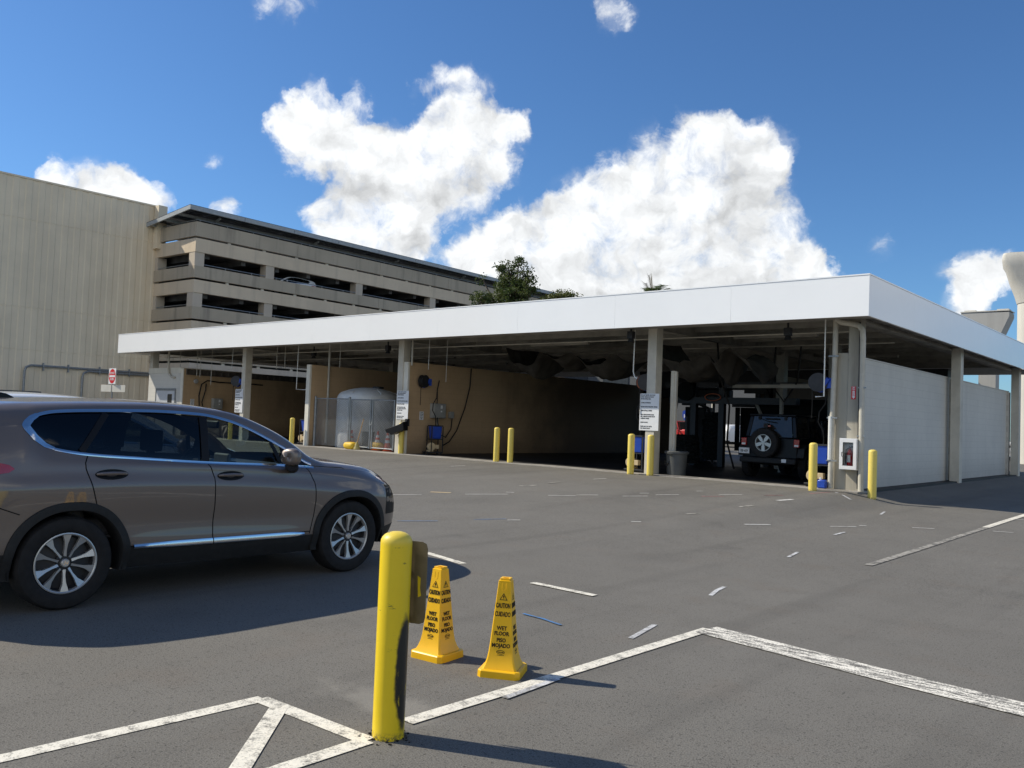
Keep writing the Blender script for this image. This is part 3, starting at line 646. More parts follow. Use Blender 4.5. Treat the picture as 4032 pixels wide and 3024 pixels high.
grit = rg.build('asphalt_grit', MT['hose'], None); grit.location = (-3.307,2.943,0); grit['kind'] = 'stuff'; grit['label'] = 'loose asphalt crumbs around the foot of the near yellow bollard'; grit['category'] = 'grit'

# ------------------------------------------------------------------ caution cones
def make_cone(label, loc, rz):
    c = thing('caution_cone', label, 'caution cone', loc, rz, 'yellow wet floor caution cones')
    b = MB(); h = .137
    def ring(w, z, q=.18): 
        p = []
        for sx, sy in ((1,1),(-1,1),(-1,-1),(1,-1)):
            p += [(sx*w, sy*w*(1-q), z),(sx*w*(1-q), sy*w, z)] if sx*sy > 0 else [(sx*w*(1-q), sy*w, z),(sx*w, sy*w*(1-q), z)]
        return p
    def loft(rs, capt=True, capb=True):
        vs = [p for r in rs for p in r]; n = 8; fs = []
        for i in range(len(rs)-1):
            for k in range(n): fs.append((i*n+k, i*n+(k+1)%n, (i+1)*n+(k+1)%n, (i+1)*n+k))
        if capb: fs.append(tuple(range(n-1,-1,-1)))
        if capt: fs.append(tuple(range((len(rs)-1)*n, len(rs)*n)))
        b.add(vs, fs)
    loft([ring(h,.0),ring(h*1.0,.012),ring(h*.99,.040),ring(h*.95,.046),ring(.113,.047)], False)
    PW = [(.046,.112),(.075,.098),(.11,.087),(.15,.080),(.20,.0745),(.58,.0405)]
    loft([ring(w,z,.10) for z,w in PW]+[ring(.040,.592,.10),ring(.033,.594,.1),ring(.033,.606,.1),ring(.030,.607,.1),ring(.019,.604,.3),ring(.018,.58,.3)], True, False)
    body = b.build('cone_body', MT['cone'], c, smooth=30)
    wof = lambda z: np.interp(z, [p[0] for p in PW], [p[1] for p in PW])
    ang = math.degrees(math.atan2(.0745-.0405, .38))
    for q in range(4):
        t_ = MB(); B = rot('Z', 90*q)
        def pm(z, dx=0, out=.0012): return B @ tr(dx, -wof(z)-out, z) @ rot('X', 90-ang)
        text_into(t_, 'CAUTION', .042, pm(.437), .0010, .50); text_into(t_, 'CUIDADO', .042, pm(.384), .0010, .52)
        text_into(t_, 'WET', .034, pm(.298), .001, .88); text_into(t_, 'FLOOR', .034, pm(.265), .001, .88)
        text_into(t_, 'PISO', .034, pm(.224), .001, .88); text_into(t_, 'MOJADO', .034, pm(.191), .001, .86)
        Mx = pm(.492); tri = [(-.026,-.02),(.026,-.02),(0,.024)]; tin = [(-.020,-.0165),(.020,-.0165),(0,.0165)]
        vs = [(*p,.001) for p in tri]+[(*p,.001) for p in tin]; t_.add(vs, [(k,(k+1)%3,3+(k+1)%3,3+k) for k in range(3)], Mx)
        t_.prism([(-.0025,-.007),(.0025,-.007),(.004,.008),(-.004,.008)], 0, .001, Mx); t_.lathe([(.0025,0),(.0025,.001),(0,.001)], 10, Mx @ tr(0,-.0115,0))
        Ml = pm(.152); e = lambda a, sx, sy: (math.cos(a)*sx, math.sin(a)*sy, .001); n = 20
        vs = [e(2*PI*k/n,.027,.0125) for k in range(n)]+[e(2*PI*k/n,.0235,.0095) for k in range(n)]
        t_.add(vs, [(k,(k+1)%n,n+(k+1)%n,n+k) for k in range(n)], Ml); text_into(t_, 'Rubbermaid', .0082, Ml, .0002, .95); text_into(t_, 'Commercial Products', .006, Ml @ tr(0,-.018,0), .0001, .85)
        t_.build('lettering', MT['ink'], body, smooth=0, fix=False)
        s_ = MB(); z0 = .555; Ms = pm(z0, 0, -.0005)
        path = [(-.013,.022),(-.013,-.016),(-.008,-.024),(0,-.026),(.008,-.024),(.013,-.016),(.013,.022)]
        s_.tube([(x,y,0) for x,y in path], .0024, 6, M=Ms); s_.build('slot_rim', MT['cone'], body)
    return c
c1 = make_cone('yellow caution cone partly hidden behind the sign plate of the near bollard', (-4.185,4.135,0), R(6))
c2 = make_cone('yellow caution cone standing alone right of the near bollard', (-3.635,4.185,0), R(31))
for o, rz in ((c1,6),(c2,28)): o.rotation_euler = (0,0,R(rz))

# ------------------------------------------------------------------ small bollards at the bays
BL = [(-6.42,19.66,'yellow bollard standing outside the white side wall at the right corner'),
 (-7.553,19.13,'yellow bollard in front of the blue pump beside the grey corner column'),
 (-12.174,19.69,'yellow bollard right in front of the centre column with the white rules sign'),
 (-12.70,19.55,'yellow bollard left of the centre column hiding a blue pump'),
 (-17.446,20.05,'right one of the two yellow bollards alone at the dark middle bay'),
 (-17.939,19.95,'left one of the two yellow bollards alone at the dark middle bay'),
 (-22.49,20.02,'yellow bollard below the rules sign beside the fenced tank'),
 (-28.72,19.82,'yellow bollard left of the tan wall next to the fenced tank'),
 (-33.46,19.95,'yellow bollard whose top just shows above the SUV windshield')]
b0 = None
for x, y, lb in BL:
    z = hg(x,y)-.003
    if b0 is None:
        b0 = thing('bollard', lb, 'bollard', (x,y,z), 0, 'yellow bollards guarding the wash bays')
        bollard_mesh(.092, 1.09, .05, 20).build('post', MT['boll2'], b0)
    else: copy_tree(b0, (x,y,z), random.random()*6, lb, 'yellow bollards guarding the wash bays')
# ------------------------------------------------------------------ car wash building
F = .30
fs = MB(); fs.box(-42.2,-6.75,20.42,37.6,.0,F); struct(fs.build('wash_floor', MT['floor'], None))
ap = MB(); ap.box(-42.2,-6.75,19.72,20.416,.0,F+.004); struct(ap.build('concrete_apron', MT['concrete'], None, bevel=.01))
cw = thing('car_wash_building', 'open car wash building with a long flat white fascia roof and block walls', 'building', (-24.5,20,F))
P = lambda n, m, mat, **k: m.build(n, MT[mat], cw, world=True, **k)
X0, X1, YF, YB, ZB, ZT = -42.62, -6.35, 19.0, 38.6, 4.19, 5.12
rd = MB(); rd.box(X0+.1,X1-.1,YF+.1,YB-.1,4.62,4.98); P('roof', rd, 'deck')
fa = MB(); seams = [X0,-39.6,-36.4,-33.1,-29.8,-26.5,-23.2,-19.85,-16.45,-13.0,-9.62,X1]
for a, b in zip(seams, seams[1:]): fa.box(a+.001,b-.001,YF,YF+.06,ZB,ZT-.03)
P('front_fascia', fa, 'fascia', bevel=.002)
fr = MB()
ysm = [YF+.062]+[22.3+3.3*i for i in range(5)]+[YB]
for a, b in zip(ysm, ysm[1:]): fr.box(X1-.06,X1-.001,a+.001,b-.001,ZB,ZT-.03)
P('side_fascia', fr, 'fascia', bevel=.002)
fl = MB(); fl.box(X0+.001,X0+.06,YF+.062,YB,ZB,ZT-.03); fl.box(X0+.065,X1-.065,YB-.06,YB-.001,ZB,ZT-.03); P('rear_fascia', fl, 'fascia')
cp = MB(); cp.box(X0-.01,X1+.01,YF-.01,YF+.12,ZT-.028,ZT); cp.box(X1-.12,X1+.01,YF+.122,YB,ZT-.028,ZT); cp.box(X0-.01,X0+.12,YF+.122,YB,ZT-.028,ZT); P('coping', cp, 'fascia')
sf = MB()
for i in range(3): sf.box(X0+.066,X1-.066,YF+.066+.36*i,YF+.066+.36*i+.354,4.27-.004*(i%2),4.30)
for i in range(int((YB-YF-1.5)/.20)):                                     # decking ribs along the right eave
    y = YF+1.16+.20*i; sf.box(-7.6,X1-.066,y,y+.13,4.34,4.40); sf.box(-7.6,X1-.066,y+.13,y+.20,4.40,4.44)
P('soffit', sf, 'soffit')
CX_ = [-41.25,-32.87,-22.76,-12.47]
for x in CX_:
    c = MB(); c.box(x-.14,x+.14,20.08,20.40,F-.02 if x > -41 else 3.505,4.32); P('column', c, 'steel', bevel=.008)
c = MB(); c.box(-7.18,-6.90,20.15,20.46,F-.1,4.32); P('corner_column', c, 'colgrey', bevel=.008)
for y in (28.22,36.68):
    c = MB(); c.box(-6.97,-6.70,y,y+.32,F-.05,4.32); P('side_column', c, 'steel', bevel=.008)
for x in (-32.8,-22.7,-12.4):
    for y in (28.3,36.6):
        c = MB(); c.box(x-.14,x+.14,y,y+.3,F,4.32); P('inner_column', c, 'beam')
for x in CX_+[-7.03]:                                                     # girders running back from each column
    g_ = MB(); g_.box(x-.10,x+.10,20.42,YB-.2,4.24,4.27); g_.box(x-.015,x+.015,20.42,YB-.2,4.272,4.60); g_.box(x-.10,x+.10,20.42,YB-.2,4.602,4.618); P('girder', g_, 'beam')
for i in range(12):
    y = 20.9+1.5*i; j = MB(); j.box(X0+.2,X1-.35,y-.035,y+.035,4.40,4.60); P('purlin', j, 'beam')
def wall(nm, x0, x1, y0, y1, z1, mat):
    m = MB(); m.box(x0,x1,y0,y1,F,z1); w = P(nm, m, mat, fix=True); 
    return w
# end faces of the partitions are cream-painted, the sides tan
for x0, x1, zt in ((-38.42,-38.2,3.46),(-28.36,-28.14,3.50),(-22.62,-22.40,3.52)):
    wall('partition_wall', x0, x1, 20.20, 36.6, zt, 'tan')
    e = MB(); e.box(x0-.006,x1+.006,20.12 if x0 > -38 else 20.16,20.198,F,zt); P('wall_end', e, 'cream')
bb = MB(); n = 44
for i in range(n):
    y = 20.3+.37*i
    for (a,b,c_,d_) in ((0,.36,0,.03),(0,.36,.24,.27),(0,.03,.03,.24),(.33,.36,.03,.24)): bb.box(-38.19,-38.12,y+a,y+b,3.17+c_,3.17+d_)
bb.box(-38.197,-38.19,20.3,20.3+.37*n,3.17,3.44); P('breeze_blocks', bb, 'breeze')
sw_ = MB(); sw_.box(-7.32,-7.10,20.66,36.9,F-.2,3.42); P('side_wall', sw_, 'white_wall')
pi_ = MB(); pi_.box(-7.098,-7.03,28.6,28.9,F-.2,3.40); pi_.box(-7.098,-7.03,36.6,36.92,F-.2,3.40); P('wall_pilaster', pi_, 'white_wall')
we = MB(); we.box(-7.56,-7.184,20.18,20.655,F-.1,3.50); P('wall_pier', we, 'colgrey', bevel=.01)
wc = MB(); wc.box(-7.34,-7.08,20.67,36.92,3.422,3.45); P('wall_cap', wc, 'white_wall')
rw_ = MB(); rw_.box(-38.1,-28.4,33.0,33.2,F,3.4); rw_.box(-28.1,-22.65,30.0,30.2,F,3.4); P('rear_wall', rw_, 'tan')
for q in ((-12.5,-12.3,28.7,36.5,3.5),(-17.0,-12.52,36.3,36.5,3.5),(-22.38,-21.2,36.3,36.5,3.5)):  # walls added to cut the daylight reaching the back of the bay
    pw = MB(); pw.box(q[0],q[1],q[2],q[3],F,q[4]); P('light_blocking_wall', pw, 'tan')
# equipment booth at the left end
bo = MB(); bo.box(-41.58,-38.43,20.16,24.0,F,3.24); P('booth', bo, 'white_wall')
ba = MB(); ba.box(-41.60,-38.41,20.14,24.02,3.242,3.50); P('booth_band', ba, 'cream')
df = MB(); df.box(-40.74,-38.78,20.11,20.155,2.40,2.50); df.box(-40.74,-40.68,20.11,20.155,F,2.398); df.box(-38.84,-38.78,20.11,20.155,F,2.398); dfo = P('door_frame', df, 'galv')
for a, b, wn in ((-40.67,-39.765,0),(-39.755,-38.85,1)):
    d = MB(); d.box(a,b,20.125,20.158,F+.01,2.395); do = P('booth_door', d, 'door', bevel=.004)
    if wn:
        w_ = MB(); w_.box(-39.52,-39.10,20.118,20.124,1.45,2.23); w_.build('door_window', MT['darkglass'], do).location = (0,0,0)
        do.children[0].data.transform(Matrix.Translation((24.5,-20,-F)))
    k_ = MB(); k_.cyl((a+.1 if wn else b-.1,20.11,1.3),(a+.1 if wn else b-.1,20.05,1.3),.03,n=8); k_.v = [tuple(Vector(p)-Vector((-24.5,20,F))) for p in k_.v]; k_.build('door_knob', MT['galv'], do)
# pipes, conduits
def pipe(nm, pts, r, mat, parent=cw, n=8): m = MB(); m.tube(pts, r, n); return m.build(nm, MT[mat], parent, world=True)
arc = lambda c, r, a0, a1, f, n=6: [f(c, r, a0+(a1-a0)*k/n) for k in range(n+1)]
pipe('downpipe', [(-7.42,19.95,4.28),(-7.30,19.98,4.20),(-7.0,20.0,4.14),(-6.90,20.02,4.10),(-6.83,20.04,4.0),(-6.82,20.05,3.8),(-6.80,20.05,.30)], .065, 'pipe', n=12)
pipe('downpipe', [(-7.47,20.10,4.4),(-7.475,20.10,3.4),(-7.50,20.09,2.0),(-7.51,20.09,.32)], .062, 'pipe', n=12)
pipe('downpipe_sleeve', [(-7.53,20.05,2.0),(-7.53,20.05,.98)], .045, 'wpipe', n=10)
for z in (3.4,1.95,.95):
    m = MB(); m.box(-7.60,-7.36,20.02,20.06,z,z+.03); P('pipe_strap', m, 'galv')
for z in (2.66,1.55):
    m = MB(); m.box(-6.90,-6.72,20.0,20.03,z,z+.03); P('pipe_strap', m, 'galv')
pipe('conduit', [(-6.915,20.12,4.2),(-6.90,20.12,.35)], .018, 'dkmetal')
pipe('air_pipe', [(-7.64,19.9,4.4),(-7.64,19.9,2.46),(-7.84,19.9,2.45)], .016, 'wpipe')
pipe('air_pipe', [(-13.05,20.1,4.5),(-13.07,20.1,3.1),(-13.02,20.1,2.95),(-12.85,20.1,2.85)], .016, 'wpipe')
pipe('air_pipe', [(-29.10,20.2,4.4),(-29.12,20.2,2.52),(-28.4,20.2,2.50)], .016, 'wpipe')
pipe('air_pipe', [(-34.15,20.3,4.4),(-34.2,20.3,3.4)], .012, 'wpipe'); pipe('air_pipe', [(-22.2,20.9,4.4),(-22.2,20.9,3.3)], .012, 'wpipe'); pipe('air_pipe', [(-22.0,21.6,4.4),(-22.0,21.6,2.9)], .010, 'wpipe')
for x, z0 in ((-38.9,2.95),(-37.3,3.1),(-37.0,3.05),(-36.0,2.7)): pipe('air_pipe', [(x,20.35,4.4),(x,20.35,z0)], .014, 'pipe')
pipe('drain_pipe', [(-39.45,20.05,4.35),(-39.45,20.05,3.4),(-39.4,20.06,3.2),(-39.2,20.08,3.07),(-38.9,20.1,3.02)], .05, 'pipe', n=10)
pipe('wall_pipe', [(-28.08,20.98,4.4),(-28.08,20.98,.4)], .045, 'pipe', n=10)
pipe('wall_pipe', [(-22.36,20.25,4.4),(-22.36,20.25,3.4)], .035, 'pipe', n=10)
for x in (-30.6,-31.2,-26.9): pipe('air_pipe', [(x,20.6,4.5),(x,20.6,3.4)], .014, 'pipe')
for y in (21.2,24.2): pipe('sprinkler_pipe', [(-42,y,4.12),(-7.4,y,4.12)], .022, 'pipe', n=6)
for x, y in ((-13.05,19.9),(-8.85,20.6),(-24.2,20.7),(-30.0,21.6)):
    m = MB(); m.box(x-.08,x+.08,y-.08,y+.08,4.0,4.2); m.cyl((x,y,4.2),(x,y,4.4),.03,n=8); m.lathe([(.10,3.9),(.07,3.99)], 12, tr(x,y,0)); P('ceiling_lamp', m, 'dkmetal')
for y in (22.4,25.8,29.2):
    for x in (-10,-17.5,-27,-35): 
        m = MB(); m.box(x-1.2,x+1.2,y-.06,y+.06,4.16,4.235); P('tube_light', m, 'beam')
# tarps bundled under the roof
def tarp(x0, x1, y0, y1, hang, sd):
    rows = []; hf = pchip([h[0] for h in hang], [h[1] for h in hang])
    for i in range(91):
        u = i/90; row = []
        for k in range(31):
            v = k/30; z = 4.22-hf(u)*(.35+.65*math.sin(PI*min(1,v*.75+.12)))
            z += .07*mnoise.noise((u*7+sd, v*2, sd))+.015*mnoise.noise((u*30, v*3, sd+3))-.05*abs(math.sin(u*23+v*2.2*math.sin(u*9)+1.5*mnoise.noise((u*4,v*2,sd))))*(1-.5*v)
            row.append((x0+(x1-x0)*u+.12*mnoise.noise((u*6,v*5,9.0)), y0+(y1-y0)*v+.15*mnoise.noise((u*6,v*4,4.0)), z))
        rows.append(row)
    m = MB(); m.grid(rows); return m
for (a, lb) in (((-19.9,-15.2,22.4,24.4,[(0,.1),(.12,1.0),(.2,1.1),(.34,.35),(.48,.8),(.6,.5),(.75,1.1),(.85,1.15),(1,.6)],1),'brown tarp sagging in folds under the roof of the dark middle bay'),
                ((-13.5,-10.3,21.5,23.4,[(0,.15),(.12,.9),(.3,1.25),(.45,1.15),(.6,.8),(.68,1.35),(.78,.6),(1,1.3)],5),'brown tarp drooping under the roof above the parked jeep bay')):
    tag(tarp(*a).build('tarp', MT['tarp'], None, smooth=60), lb, 'tarp', 'tarps under the roof')
# light steel rail beside the centre column
rl = MB(); rl.box(-12.10,-12.00,20.5,20.62,F,3.14); rl.box(-12.0,-11.94,20.52,20.60,F,3.12); P('guide_post', rl, 'steel')
# ------------------------------------------------------------------ signs on the columns
RULES = [('DO NOT ENTER CAR WASH',.46),('UNTIL VEHICLE IN FRONT',.408),('ENTERS RINSE AREA',.356),('LOWER ANTENNAS',.25),('SECURE DOORS, WINDOWS, TRUNKS',.14),('TURN OFF ALL WIPERS',.035),('ONCE VEHICLE ENTERS GUIDE',-.075),('RAIL, REMOVE HANDS FROM',-.127),('STEERING WHEEL',-.179),('DRIVE SLOWLY',-.285),('NEVER BACK UP ONCE',-.395),('CAR WASH STARTS',-.447)]
rs = thing('rules_sign', 'white car wash rules sign on the centre column between two yellow bollards', 'sign', (-12.49,20.06,1.985), 0, 'white rules signs on the columns')
m = MB(); m.box(-.305,.305,-.004,.002,-.505,.505); pn = m.build('panel', MT['white_face'], rs, bevel=.002)
m = MB()
for s_, z in RULES: text_into(m, s_, .044, tr(-.27,-.0056,z) @ rot('X',90), .0014, .80 if len(s_) < 25 else .70, 'LEFT')
m.build('lettering', MT['ink'], pn, smooth=0, fix=False)
copy_tree(rs, (-22.56,20.07,1.995), 0, 'white car wash rules sign on the column beside the fenced tank', 'white rules signs on the columns')
copy_tree(rs, (-33.09,20.06,1.995), 0, 'white car wash rules sign on the left column, just above the SUV roof', 'white rules signs on the columns')
# ------------------------------------------------------------------ hose reels
hr = thing('hose_reel', 'blue hose reel with orange hose on the left of the centre column', 'hose reel', (-12.70,20.12,2.80), R(20), 'wall mounted hose reels')
m = MB(); m.box(-.04,.34,.02,.10,-.14,.10); m.prism([(-.02,-.22),(.06,-.24),(.30,.06),(.22,.12)], -.10,.02, rot('X',90)); m.build('bracket', MT['blue'], hr, bevel=.01)
m = MB(); m.lathe([(.05,-.09),(.225,-.09),(.225,-.08),(.12,-.075),(.12,.075),(.225,.08),(.225,.09),(.05,.09)], 24, rot('X',90) @ rot('Y',25)); m.build('drum', MT['dkmetal'], hr)
m = MB()
for k in range(4): m.lathe([(.195+.018*math.cos(a), -.06+.04*k+.018*math.sin(a)) for a in [2*PI*q/8 for q in range(9)]], 24, rot('X',90) @ rot('Y',25), caps=False)
m.build('hose', MT['orangehose'], hr)
m = MB(); m.tube([(-.12,-.05,-.17),(-.13,-.05,-.30),(-.125,-.05,-.55),(-.13,-.05,-.85)], [.018,.012,.010,.012], 6); m.build('hose_end', MT['hose'], hr)
G_ = 'wall mounted hose reels'; DK = {MT['orangehose']: MT['hose']}
copy_tree(hr, (-7.86,20.12,2.80), R(-12), 'blue hose reel with red hose beside the grey corner pier', G_)
copy_tree(hr, (-22.22,20.72,2.87), R(75), 'dark blue hose reel on the side of the tan wall near the tank', G_, DK)
copy_tree(hr, (-33.42,20.10,2.84), R(10), 'dark hose reel on the leftmost rules sign column', G_, DK)
# ------------------------------------------------------------------ pump units
pu = thing('pump_unit', 'blue tank pump unit behind the bollard at the grey corner column', 'pump', (-7.84,20.42,.304), 0, 'blue tank pump units at the bays')
m = MB(); m.box(-.36,.26,-.20,.22,.05,.09)
for x in (-.30,.20):
    for y in (-.15,.17): m.cyl((x,y,0),(x,y,.05),.035,n=8)
m.build('base', MT['dkmetal'], pu, bevel=.006)
m = MB(); m.lathe([(0,-.10),(.135,-.10),(.145,-.08),(.145,.0),(.12,.03),(.10,.14),(0,.15)], 20, tr(-.17,-.10,.27) @ rot('X',-90)); m.box(-.03,.10,-.20,-.06,.20,.34); m.cyl((-.05,-.12,.27),(.0,-.12,.27),.05,n=10); m.box(-.25,-.09,-.16,.1,.09,.15); m.build('motor', MT['tanmotor'], pu, bevel=.006)
m = MB(); m.add([(-.12,-.16,.55),(.18,-.16,.55),(.18,.16,.55),(-.12,.16,.55),(-.17,-.2,.99),(.20,-.2,.99),(.20,.2,.99),(-.17,.2,.99)], [(0,3,2,1),(4,5,6,7),(0,1,5,4),(1,2,6,5),(2,3,7,6),(3,0,4,7)]); m.build('tank', MT['blue'], pu, bevel=.02)
m = MB(); m.box(-.19,.22,-.22,.22,.992,1.03)
for x in (-.2,.23):
    for y in (-.2,.2): m.box(x-.015,x+.015,y-.015,y+.015,.09,.99)
m.box(-.2,.23,-.2,.2,.515,.545); m.build('frame', MT['dkmetal'], pu)
m = MB(); m.tube([(.02,0,1.03),(.02,0,1.2),(.0,0,1.35),(-.12,0,1.55),(-.10,0,1.8),(.03,.03,2.0),(.05,.05,2.2)], .018, 8); m.build('pipe', MT['hose'], pu)
G_ = 'blue tank pump units at the bays'
copy_tree(pu, (-13.0,20.42,.304), 0, 'blue tank pump unit behind the bollards at the centre column', G_)
copy_tree(pu, (-22.0,21.15,.304), R(70), 'blue tank pump unit against the tan wall under the grey electrical box', G_)
copy_tree(pu, (-28.75,20.55,.304), 0, 'blue tank pump unit peeking out left of the tan wall by the tank', G_)
# ------------------------------------------------------------------ boxes, notices and hoses on the tan walls
def simple(name, label, cat, mb, mat, group=None, **k): return tag(mb.build(name, MT[mat], None, **k), label, cat, group)
def ebox(label, x, y, z, w, h, g_='grey electrical boxes on the tan walls'):
    t_ = thing('electrical_box', label, 'electrical box', (x,y,z), 0, g_)
    m = MB(); m.box(.002,.20,-w/2,w/2,-h/2,h/2); bx_ = m.build('box', MT['ebox'], t_, bevel=.01)
    m = MB(); m.box(.201,.215,-w/2+.03,w/2-.03,-h/2+.03,h/2-.03); m.build('cover', MT['ebox'], t_)
    m = MB(); m.box(.216,.22,.02,.12,.08,.2); m.cyl((.216,.06,-.02),(.24,.06,-.02),.03,n=10); m.build('switch', MT['white_face'], t_)
    m = MB(); m.tube([(.1,0,-h/2),(.1,0,-h/2-.25),(.06,.05,-h/2-.4)],.03,8); m.build('conduit', MT['ebox'], t_); return t_
ebox('grey electrical box on the tan wall above the blue pump beside the tank', -22.4,21.55,1.85,.62,.52)
ebox('grey electrical box low on the left tan wall between hose loops and column', -38.12,21.87,1.85,.50,.52)
m = MB(); m.box(0,.12,-.10,.10,-.12,.12); o = simple('junction_box','small grey junction box right of the electrical box on the tan wall','junction box',m,'ebox',bevel=.01); o.location = (-22.398,22.27,1.72)
m = MB(); m.lathe([(.11,0),(.11,.08),(.09,.10),(0,.10)],14, rot('Y',90)); o = simple('junction_box','round grey junction box hanging on conduits high on the left tan wall','junction box',m,'ebox'); o.location = (-38.1,20.75,2.88)
def notice(label, x, y, z):
    t_ = thing('notice', label, 'notice', (x,y,z)); m = MB(); m.box(.0,.004,-.10,.10,-.15,.15); p_ = m.build('sheet', MT['white_face'], t_)
    m = MB()
    for i, s_ in enumerate(('CAUTION','KEEP HANDS','CLEAR OF','MOVING','PARTS')): text_into(m, s_, .036, tr(.006,0,.11-.055*i) @ rot('Z',90) @ rot('X',90), .001, .8)
    m.build('lettering', MT['ink'], p_, smooth=0, fix=False)
notice('white notice sheet on the tan wall right of the tank enclosure', -22.395,20.84,1.65); notice('small pale notice on the left tan wall beside the white booth', -38.19,20.68,1.88)
m = MB(); m.tube([(-22.3,23.2,3.5),(-22.28,23.15,2.8),(-22.26,22.9,2.0),(-22.2,22.45,1.15),(-22.1,22.0,.75),(-22.0,21.6,.62)], .022, 8); simple('hose','long black hose curving down the tan wall to the pump by the tank','hose',m,'hose','black hoses on the tan walls')
m = MB(); m.tube([(-22.34,21.6,2.95),(-22.32,21.5,2.6),(-22.25,21.45,2.0),(-22.2,21.45,1.5),(-22.1,21.5,1.0),(-22.2,21.9,.9),(-22.25,22.2,1.2),(-22.28,22.27,1.6)], .02, 8); simple('hose','black hose dropping past the grey electrical box near the tank','hose',m,'hose','black hoses on the tan walls')
m = MB(); m.tube([(-38.1,24.4,2.90),(-38.1,23.6,2.92),(-38.1,22.0,2.90),(-38.1,21.35,2.95),(-38.08,21.05,2.75),(-38.08,20.95,2.2),(-38.06,21.0,1.5),(-38.05,21.1,1.0)], .03, 8); simple('hose','thick dark hose looping from the left column along the tan wall','hose',m,'hose','black hoses on the tan walls')
m = MB(); m.tube([(-38.1,21.3,2.8),(-38.08,21.28,2.5),(-38.05,21.1,1.9),(-38.04,21.2,1.5),(-38.02,21.4,1.1)], .028, 8); simple('hose','short dark hose hanging straight on the left tan wall','hose',m,'hose','black hoses on the tan walls')
fo = thing('floodlight', 'black angled lamp hood sticking out of the column under the rules sign', 'floodlight', (-22.55,19.98,1.22))
m = MB(); m.add([(-.44,0,-.06),(.28,0,.16),(.42,0,.22),(.44,0,-.10),(.30,0,-.10),(-.12,0,-.26),(-.22,0,-.20),(-.36,0,-.20)]+[(-.44,-.3,-.10),(.28,-.3,.10),(.42,-.25,.20),(.44,-.2,-.10),(.30,-.3,-.14),(-.12,-.3,-.28),(-.22,-.3,-.22),(-.36,-.3,-.22)], [tuple(range(8)),tuple(range(15,7,-1))]+[(k,8+k,8+(k+1)%8,(k+1)%8) for k in range(8)], None); m.build('hood', MT['black'], fo, bevel=.015)
m = MB(); m.box(.28,.36,-.02,.12,.05,.30); m.build('bracket', MT['dkmetal'], fo)
# ------------------------------------------------------------------ chain-link enclosure
fc = thing('chain_link_fence', 'chain-link fence with double gate closing off the white tank', 'fence', (-25.8,20.4,F))
FX = [-28.05,-25.92,-23.16]
def fpost(x, h): m = MB(); m.cyl((x+25.8,0,0),(x+25.8,0,h),.05,n=10); m.lathe([(.055,h),(.04,h+.03),(0,h+.04)],10,tr(x+25.8,0,0)); m.build('post', MT['galv'], fc)
for x in FX: fpost(x, 1.93)
def mesh_panel(x0, x1, z0, z1, par, off):
    m = MB(); w, h = x1-x0, z1-z0; st = .09; n = int((w+h)/st)+1; r = .006
    for k in range(n):
        for sg in (1,-1):
            d = k*st; a = (max(0,d-h), min(d,h)); b = (min(d,w), max(0,d-w))
            if b[0]-a[0] < .02: continue
            xa, xb = (a[0], b[0]) if sg == 1 else (w-a[0], w-b[0])
            m.cyl((x0+xa-off,.004*sg,z0+a[1]),(x0+xb-off,.004*sg,z0+b[1]), r, n=3, caps=False)
    return m.build('wire_mesh', MT['galv'], par, smooth=0, fix=False)
mesh_panel(-28.02,-25.95,.06,1.88,fc,-25.8)
m = MB(); m.cyl((-28.05+25.8,0,1.88),(-25.92+25.8,0,1.88),.022,n=8); m.build('top_rail', MT['galv'], fc)
for a, b in ((-25.82,-24.66),(-24.54,-23.34)):
    m = MB()
    for x in (a,b): m.cyl((x+25.8,0,.06),(x+25.8,0,1.88),.036,n=8)
    for z in (.10,1.86): m.cyl((a+25.8,0,z),(b+25.8,0,z),.024,n=8)
    gt = m.build('gate', MT['galv'], fc); mesh_panel(a+.02,b-.02,.11,1.85,gt,-25.8)
    m = MB()
    for z in (.3,1.0,1.65): m.cyl((a+25.8,0,z),(a+25.8-.06,0,z),.02,n=6)
    m.build('hinge', MT['galv'], gt)
m = MB(); m.cbox((1.2,-.04,.95),(.16,.03,.04)); m.build('latch', MT['galv'], fc)
tk = thing('water_tank', 'big white domed plastic water tank behind the chain-link gate', 'tank', (-26.60,21.88,F)); tk.scale = (.92,.92,1)
m = MB(); m.lathe([(1.33,0),(1.35,.04),(1.35,.6),(1.342,.62),(1.35,.64),(1.35,1.2),(1.342,1.22),(1.35,1.24),(1.35,1.92),(1.33,2.02),(1.26,2.10),(1.0,2.22),(.7,2.32),(.35,2.38),(0,2.39)], 56); m.build('shell', MT['tank'], tk, smooth=50)
m = MB(); m.lathe([(.24,2.36),(.24,2.43),(0,2.45)],20, tr(.35,.2,0)); m.build('lid', MT['dkmetal'], tk)
for k in range(6): m = MB(); a = R(60*k-75); m.add([(math.cos(a-.05)*1.28,math.sin(a-.05)*1.28,2.085),(math.cos(a+.05)*1.28,math.sin(a+.05)*1.28,2.085),(math.cos(a)*.75,math.sin(a)*.75,2.32),(math.cos(a)*1.2,math.sin(a)*1.2,2.17)], [(0,1,3),(1,2,3),(2,0,3)]); m.build('moulded_rib', MT['tank'], tk)
oc = thing('traffic_cone', 'orange traffic cone beside the grey bin behind the chain-link gate', 'traffic cone', (-26.0,20.62,F), 0, 'orange traffic cones behind the gate')
m = MB(); m.box(-.18,.18,-.18,.18,0,.03); m.lathe([(.14,.03),(.035,.70),(.02,.71)],18); m.build('cone_body', MT['ocone'], oc)
for z0, z1 in ((.30,.40),(.48,.58)):
    m = MB(); f_ = lambda z: .14-(z-.03)*.105/.67+.002; m.lathe([(f_(z0),z0),(f_(z1),z1)],18,caps=False); m.build('reflective_band', MT['refl'], oc)
